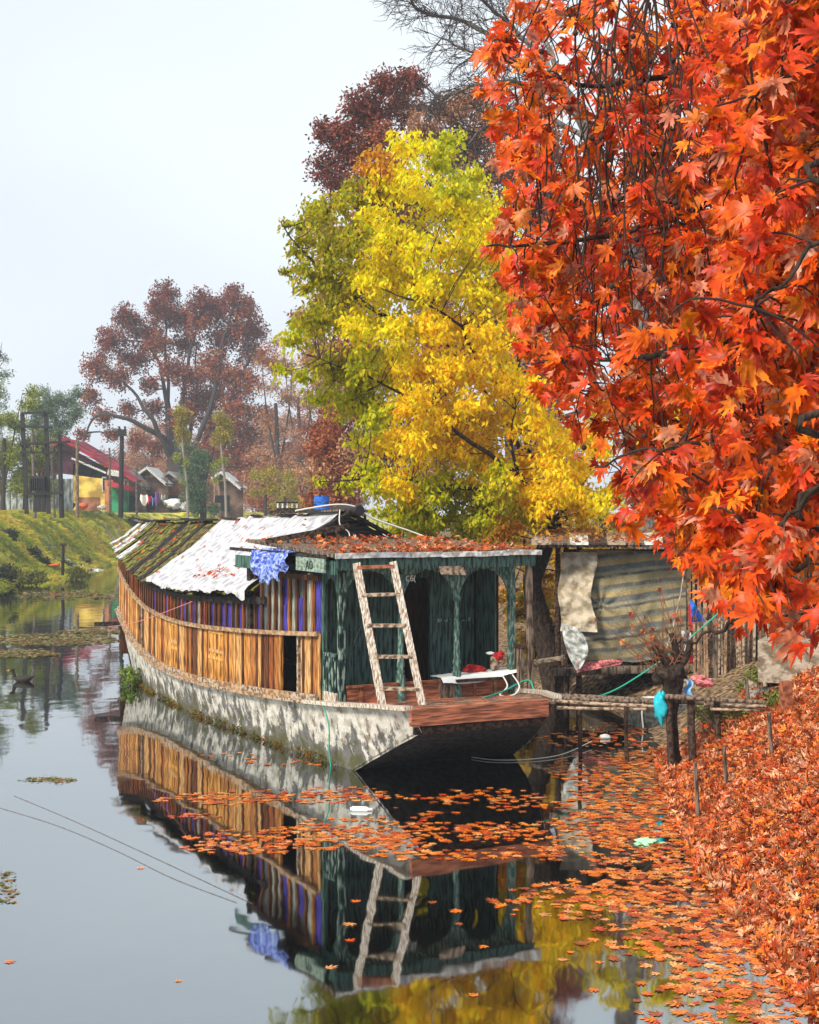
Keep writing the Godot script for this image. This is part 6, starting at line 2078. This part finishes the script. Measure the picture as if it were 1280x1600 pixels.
	for k in 34:
		var x := -60 + k * 5.2
		beam(pt(x, 804, 112 + (0.08 if k % 2 else 0.0)), pt(x, 748, 112 + (0.08 if k % 2 else 0.0)), 0.27, 0.05, Vector3.BACK, "panel", M.tin_wall, tw)
	# yellow house
	d = 130.0
	var w := d / F
	var h := thing("yellow_house", "yellow walled house with a sloping dark red roof on the far bank", "house", pt(140, 798, d))
	mb = MB.new()
	mb.box(Transform3D(Basis(), pt(140, 760, d) + Vector3(0, -0.1, -4.0)), Vector3(52 * w, 75 * w, 8.0))
	part(mb, "wall", M.yellow_wall, h)
	mb = MB.new()
	mb.box(Transform3D(Basis(), pt(138, 788, d) + Vector3(0, 0, 0.05)), Vector3(34 * w, 22 * w, 0.2))
	part(mb, "brick_base", M.brick_wall, h)
	mb = MB.new()
	mb.box(Transform3D(Basis(), pt(172, 775, d) + Vector3(0, 0, -1.5)), Vector3(13 * w, 50 * w, 4.0))
	part(mb, "corner_wall", M.orange_wall, h)
	var win := beam(pt(163, 768, d - 0.1), pt(163, 745, d - 0.1), 0.4, 0.1, Vector3.BACK, "window", M.trim_white, h)
	beam(pt(163, 766, d - 0.2), pt(163, 747, d - 0.2), 0.25, 0.06, Vector3.BACK, "pane", M.window_dark, win)
	mb = MB.new()
	mb.quad(pt(96, 692, d), pt(178, 738, d), pt(178, 750, d), pt(96, 740, d))
	mb.quad(pt(96, 692, d), pt(60, 735, d), pt(60, 750, d), pt(96, 740, d))
	part(mb, "gable", M.purple_gable, h)
	var a0 := pt(96, 688, d - 1.0)
	var roof := MB.new()
	add_beam(roof, a0 + Vector3(0, 0, -4), pt(188, 742, d - 1.0) + Vector3(0, 0, -4), 9.5, 0.16, up)
	roof.v = PackedVector3Array()
	roof.n = PackedVector3Array(); roof.uv = PackedVector2Array(); roof.c = PackedColorArray()
	var e0 := pt(188, 742, d - 1.0)
	var z := Vector3(0, 0, -10)
	for q in 2:
		var f: Vector3 = e0 if q == 0 else pt(40, 738, d - 1.0)
		roof.quad(a0, f, f + z, a0 + z)
		roof.quad(a0 + up * 0.3, f + up * 0.3, f + z + up * 0.3, a0 + z + up * 0.3)
		roof.quad(a0, f, f + up * 0.3, a0 + up * 0.3)
	part(roof, "roof", M.red_roof, h)
	for k in 4:
		var q := pt(108 + k * 20, 690 + k * 11.5, d - 1.05)
		mb = MB.new()
		mb.box(Transform3D(Basis(Vector3.BACK, -0.5), q + up * 0.25), Vector3(0.9, 0.14, 0.3))
		part(mb, "roof_trim", M.red_roof, h)
	beam(pt(112, 716, d - 0.6), pt(166, 739, d - 0.6), 0.18, 0.1, Vector3.BACK, "white_fascia", M.trim_white, h)
	# green shed and its red canopy
	var gs := thing("green_shed", "green shed with a small red canopy beside the tall black pole", "shed", pt(185, 798, 126))
	mb = MB.new()
	mb.box(Transform3D(Basis(), pt(187, 780, 126)), Vector3(22 * w, 42 * w, 3))
	part(mb, "wall", M.green_shed, gs)
	beam(pt(172, 756, 124), pt(206, 764, 124), 0.4, 2.0, Vector3.BACK, "canopy", M.red_roof, gs)
	beam(pt(172, 738, 125), pt(196, 742, 125), 0.5, 2.0, Vector3.BACK, "canopy", M.trim_white, gs)
	beam(pt(196, 738, 125), pt(216, 752, 125), 0.3, 3.0, Vector3.BACK, "canopy", M.red_roof, gs)
	# huts
	var huts := [[205, 750, 800, 26, 128, "brown_wall", "grey_roof", "small brown hut next to the green shed"], [236, 745, 798, 34, 132, "brown_wall", "trim_white", "brown hut with a white edged roof behind the laundry"], [272, 752, 800, 40, 136, "brick_wall", "grey_roof", "brick hut with a grey roof left of the willow"], [352, 752, 800, 36, 126, "brown_wall", "trim_white", "half hidden hut with a pale roof right of the willow"], [300, 765, 800, 24, 140, "brown_wall", "grey_roof", "low hut behind the willow"]]
	for a in huts:
		var dd: float = a[4]
		var ww := dd / F
		var o := thing("hut", a[7], "hut", pt(a[0], a[2], dd), "huts on the far bank")
		mb = MB.new()
		mb.box(Transform3D(Basis(Vector3.UP, 0.3), Vector3(pt(a[0], 800, dd).x, 3.0 + (800 - a[1]) * ww * 0.5 + 0.2, -dd - 2)), Vector3(a[3] * ww, (a[2] - a[1]) * ww + 1.0, 4))
		part(mb, "wall", M[a[5]], o)
		var l := pt(a[0] - a[3] * 0.62, a[1] - 2, dd - 1)
		var r := pt(a[0] + a[3] * 0.66, a[1] + 14, dd - 1)
		var ap := pt(a[0] - a[3] * 0.2, a[1] - 12, dd - 1)
		mb = MB.new()
		for q in [l, r]:
			mb.quad(ap, q, q + Vector3(0, 0, -6), ap + Vector3(0, 0, -6))
			mb.quad(ap + up * 0.25, q + up * 0.25, q + Vector3(0, 0.25, -6), ap + Vector3(0, 0.25, -6))
			mb.quad(ap, q, q + up * 0.25, ap + up * 0.25)
		part(mb, "roof", M[a[6]], o)
		var dr := beam(pt(a[0], a[2] - 1, dd - 0.9), pt(a[0], a[2] - 26, dd - 0.9), 0.8, 0.1, Vector3.BACK, "door", M.window_dark, o)
		beam(pt(a[0] - a[3] * 0.3, a[2] - 14, dd - 0.9), pt(a[0] - a[3] * 0.3, a[2] - 26, dd - 0.9), 0.6, 0.1, Vector3.BACK, "window", M.window_dark, o)
	# laundry and heaps
	var wash := [[225, 772, 10, 16, "white_plastic", "white"], [234, 774, 6, 14, "magenta_cloth", "magenta"], [246, 768, 7, 22, "purple_cloth", "purple"], [255, 772, 6, 16, "pale_cloth", "pale blue"], [240, 776, 5, 14, "blue_cloth", "blue"]]
	for a in wash:
		mb = cloth(func(u: float, v: float) -> Vector3: return pt(a[0] + (u - 0.5) * a[2] * (1.0 - 0.3 * v * sin(a[0])), a[1] + 2.0 * sin(u * 3.0) + v * a[3] * (0.75 + 0.3 * sin(u * 5.0 + a[0])), 121) + Vector3(0, 0, 0.15 * sin(u * 6.0)), 8, 6)
		solo(mb, "laundry", M[a[4]], "%s washing hung in front of the far huts" % a[5], "laundry", "washing by the huts")
	var heaps := [[130, 790, 7, 5, "orange_sheet", "orange red sheet thrown over a heap by the brown pole", 118], [160, 793, 6, 4, "pale_cloth", "pale sack beside the brick base of the yellow house", 120], [112, 790, 6, 5, "black_iron", "dark heap against the tin wall by the brown pole", 116], [272, 788, 12, 7, "white_plastic", "white heap of plastic sheeting below the brick hut", 116], [290, 792, 8, 6, "pale_cloth", "grey white heap at the foot of the slim poplar", 114], [237, 822, 7, 12, "stone", "pale stone pier at the end of the grassy bank", 108], [85, 883, 10, 2, "orange_sheet", "orange plank lying at the far waterline", 76]]
	for a in heaps:
		mb = MB.new()
		var s: float = a[6] / F
		mb.blob(pt(a[0], a[1], a[6]), Vector3(a[2] * s, a[3] * s, a[2] * s * 0.7), int(a[0]), 0.45, 9, 12)
		solo(mb, "heap", M[a[4]], a[5], "heap", "heaps on the far bank")
	# bank: bushes, stake, dead bough, pale rubble
	var spray := leaf_spray(81, 9, 0.45, 0.4)
	var bush_labels := ["dark bush at the top of the grassy slope by the waterline scrub", "dark low bush halfway up the bank under the transformer", "small dark bush beside the low one under the transformer", "flat dark bush on the bank's crest by the brown pole", "yellow green bush at the foot of the far bank", "broad yellow green bush standing at the far waterline", "dark bush overhanging the far water", "small yellow green bush on the open grass slope", "dark bush at the foot of the tall black pole", "yellow green bush below the small brown hut", "red brown bush below the laundry", "yellow green bush below the brick hut", "red brown bush at the slim poplar's foot", "yellow green bush under the willow", "yellow green bush below the half hidden hut", "yellow green bush beside the dark short post"]
	var k := 0
	for a in [[12, 828, 16, 10, 80, 0], [48, 815, 18, 6, 82, 0], [65, 822, 12, 6, 82, 0], [100, 812, 12, 4, 86, 0], [20, 885, 20, 12, 71, 1], [50, 890, 26, 9, 70, 1], [8, 880, 16, 18, 70, 0], [130, 835, 12, 5, 92, 1], [210, 798, 12, 9, 112, 0], [232, 802, 14, 10, 110, 1], [262, 808, 16, 10, 108, 2], [285, 812, 18, 9, 106, 1], [300, 800, 12, 10, 110, 2], [330, 806, 18, 8, 108, 1], [370, 806, 20, 9, 108, 1], [120, 885, 14, 7, 76, 1]]:
		var s: float = a[4] / F
		var c := pt(a[0], a[1], a[4])
		c.y = maxf(left_height(c.x, c.z), 0.3) + a[3] * s * 0.35
		var xs := []
		var cols := []
		var base: Color = [Color(0.045, 0.06, 0.03), Color(0.14, 0.15, 0.025), Color(0.24, 0.1, 0.05)][a[5]]
		for q in 130:
			var wv := rand_dir() * pow(rng.randf(), 0.5)
			xs.append(Transform3D(Basis.from_euler(Vector3(rng.randf() * 6, rng.randf() * 6, 0)).scaled(Vector3.ONE * rng.randf_range(0.14, 0.26)), c + Vector3(wv.x * a[2] * s, wv.y * a[3] * s, wv.z * a[2] * s)))
			cols.append(shade_of(base, 0.4))
		var o := thing("bush", bush_labels[k], "bush", c, ["dark bushes", "yellow green bushes", "red brown bushes"][a[5]] + " on the far bank")
		scatter(o, "foliage", spray, M.leaf_far, xs, cols)
		k += 1
	var sp := pt(98, 890, 74)
	var st := thing("bank_post", "dark short post with a flat head on the far shore", "post", sp)
	pole(sp - up * 0.3, pt(99, 852, 74), 0.09, 0.08, "shaft", M.black_wood, st)
	beam(pt(95, 851, 74), pt(104, 851, 74), 0.14, 0.14, Vector3.BACK, "head", M.black_wood, st)
	var db := thing("dead_bough", "dead grey bough leaning down the grassy bank", "branch", pt(185, 872, 92))
	pole(pt(188, 878, 90), pt(160, 818, 93), 0.12, 0.06, "bough", M.bark_grey, db, 0.3)
	pole(pt(178, 850, 91), pt(185, 822, 93), 0.06, 0.03, "branch", M.bark_grey, db, 0.1)
	for q in 90:
		var px := lerpf(70, 178, pow(rng.randf(), 0.8))
		var py := lerpf(846, 884, (px - 70) / 108.0) + rng.randf_range(-7, 7)
		var p := Vector3()
		var dd := 74.0
		for it in 30:     # where the sight line meets the slope
			p = pt(px, py, dd)
			if p.y < left_height(p.x, p.z):
				break
			dd += 0.5
		if p.y > 3.0 or p.y < -0.2:
			continue
		p.y = left_height(p.x, p.z) + 0.05
		mb = MB.new()
		mb.blob(p, Vector3(rng.randf_range(0.08, 0.28), 0.1, rng.randf_range(0.1, 0.25)), q, 0.4, 5, 7)
		solo(mb, "rubble", [M.trim_white, M.stone, M.stone, M.stone_dark][rng.randi() % 4], "pale stone of the rubble spread down the grassy bank", "rubble", "rubble on the far bank")
	# grass of the far bank
	var blades := leaf_spray(91, 14, 0.6, 0.12)
	var xs := []
	var cols := []
	for q in 9000:
		var zz := -rng.randf_range(62, 112)
		var u := rng.randf_range(0.4, 8.5)
		var x := table(SHORE_L, zz) - u
		if 640 + x / -zz * F < -40:
			continue
		var tint := relief.get_noise_2d(x * 5.0, zz * 5.0)
		xs.append(Transform3D(Basis(Vector3.UP, rng.randf() * TAU).scaled(Vector3(0.2, rng.randf_range(0.12, 0.28), 0.2)), Vector3(x, left_height(x, zz) + 0.06, zz)))
		cols.append(shade_of(Color(0.36, 0.37, 0.025).lerp(Color(0.58, 0.44, 0.07) if tint > 0 else Color(0.15, 0.2, 0.02), clampf(absf(tint) * 2.5, 0, 1)), 0.3))
	var gr := thing("bank_grass", "yellow green grass growing on the far bank", "grass", Vector3(-22, 2, -85))
	gr.set_meta("kind", "stuff")
	scatter(gr, "grass", blades, M.grass_blade, xs, cols)

# ---------------------------------------------------------------- scene
func _ready() -> void:
	rng.seed = 20240611
	relief.seed = 4
	relief.frequency = 0.05
	relief.fractal_octaves = 4
	unit_box = (func() -> ArrayMesh:
		var b := MB.new()
		b.box(Transform3D.IDENTITY, Vector3.ONE)
		return b.mesh()).call()
	# camera
	var cam := Camera3D.new()
	cam.name = "camera"
	cam.fov = rad_to_deg(2.0 * atan(800.0 / F))
	cam.near = 0.1
	cam.far = 1500.0
	add_child(cam)
	cam.position = Vector3(0, EYE, 0)
	cam.current = true
	# bright overcast sky
	var env := Environment.new()
	env.background_mode = Environment.BG_SKY
	var sky := Sky.new()
	var sm := PanoramaSkyMaterial.new()
	sm.panorama = sky_image()
	sky.sky_material = sm
	env.sky = sky
	env.tonemap_mode = Environment.TONE_MAPPER_LINEAR
	env.tonemap_exposure = 1.8
	env.fog_enabled = true
	env.fog_density = 0.0009
	env.fog_light_color = Color(0.9, 0.94, 1.0)
	env.sdfgi_enabled = true
	env.ssao_enabled = true
	env.ssil_enabled = true
	var we := WorldEnvironment.new()
	we.name = "environment"
	we.environment = env
	add_child(we)
	# soft sun through thin cloud, from the left behind the camera
	var sun := DirectionalLight3D.new()
	sun.name = "sun"
	sun.light_energy = 1.0
	sun.light_angular_distance = 15.0
	sun.light_color = Color(1.0, 0.95, 0.87)
	sun.shadow_enabled = true
	add_child(sun)
	sun.look_at_from_position(Vector3(-9, 11, 9), Vector3.ZERO, Vector3.UP)
	materials()
	aft = Vector3(-sin(deg_to_rad(TURN)), 0, -cos(deg_to_rad(TURN)))
	star = Vector3(cos(deg_to_rad(TURN)), 0, -sin(deg_to_rad(TURN)))
	build_ground()
	build_boat()
	yellow_tree()
	chinar_front()
	bare_tree()
	far_trees()
	build_shed()
	build_jetty()
	build_stump()
	right_bank_things()
	far_things()
	on_boat()
	fallen_leaves()
	floating_things()

func sky_image() -> ImageTexture:
	var w := 512
	var h := 256
	var im := Image.create(w, h, false, Image.FORMAT_RGBF)
	var n := FastNoiseLite.new()
	n.seed = 9
	n.frequency = 0.9
	n.fractal_octaves = 4
	for y in h:
		var el := PI / 2 - PI * (y + 0.5) / h
		for x in w:
			var az := TAU * (x + 0.5) / w
			var d := Vector3(cos(el) * cos(az), sin(el) * 2.2, cos(el) * sin(az))
			var k := clampf(0.5 + n.get_noise_3dv(d) * 0.9, 0, 1)
			var c := Color(0.43, 0.472, 0.52).lerp(Color(0.555, 0.60, 0.635), k)
			im.set_pixel(x, y, c)
	return ImageTexture.create_from_image(im)
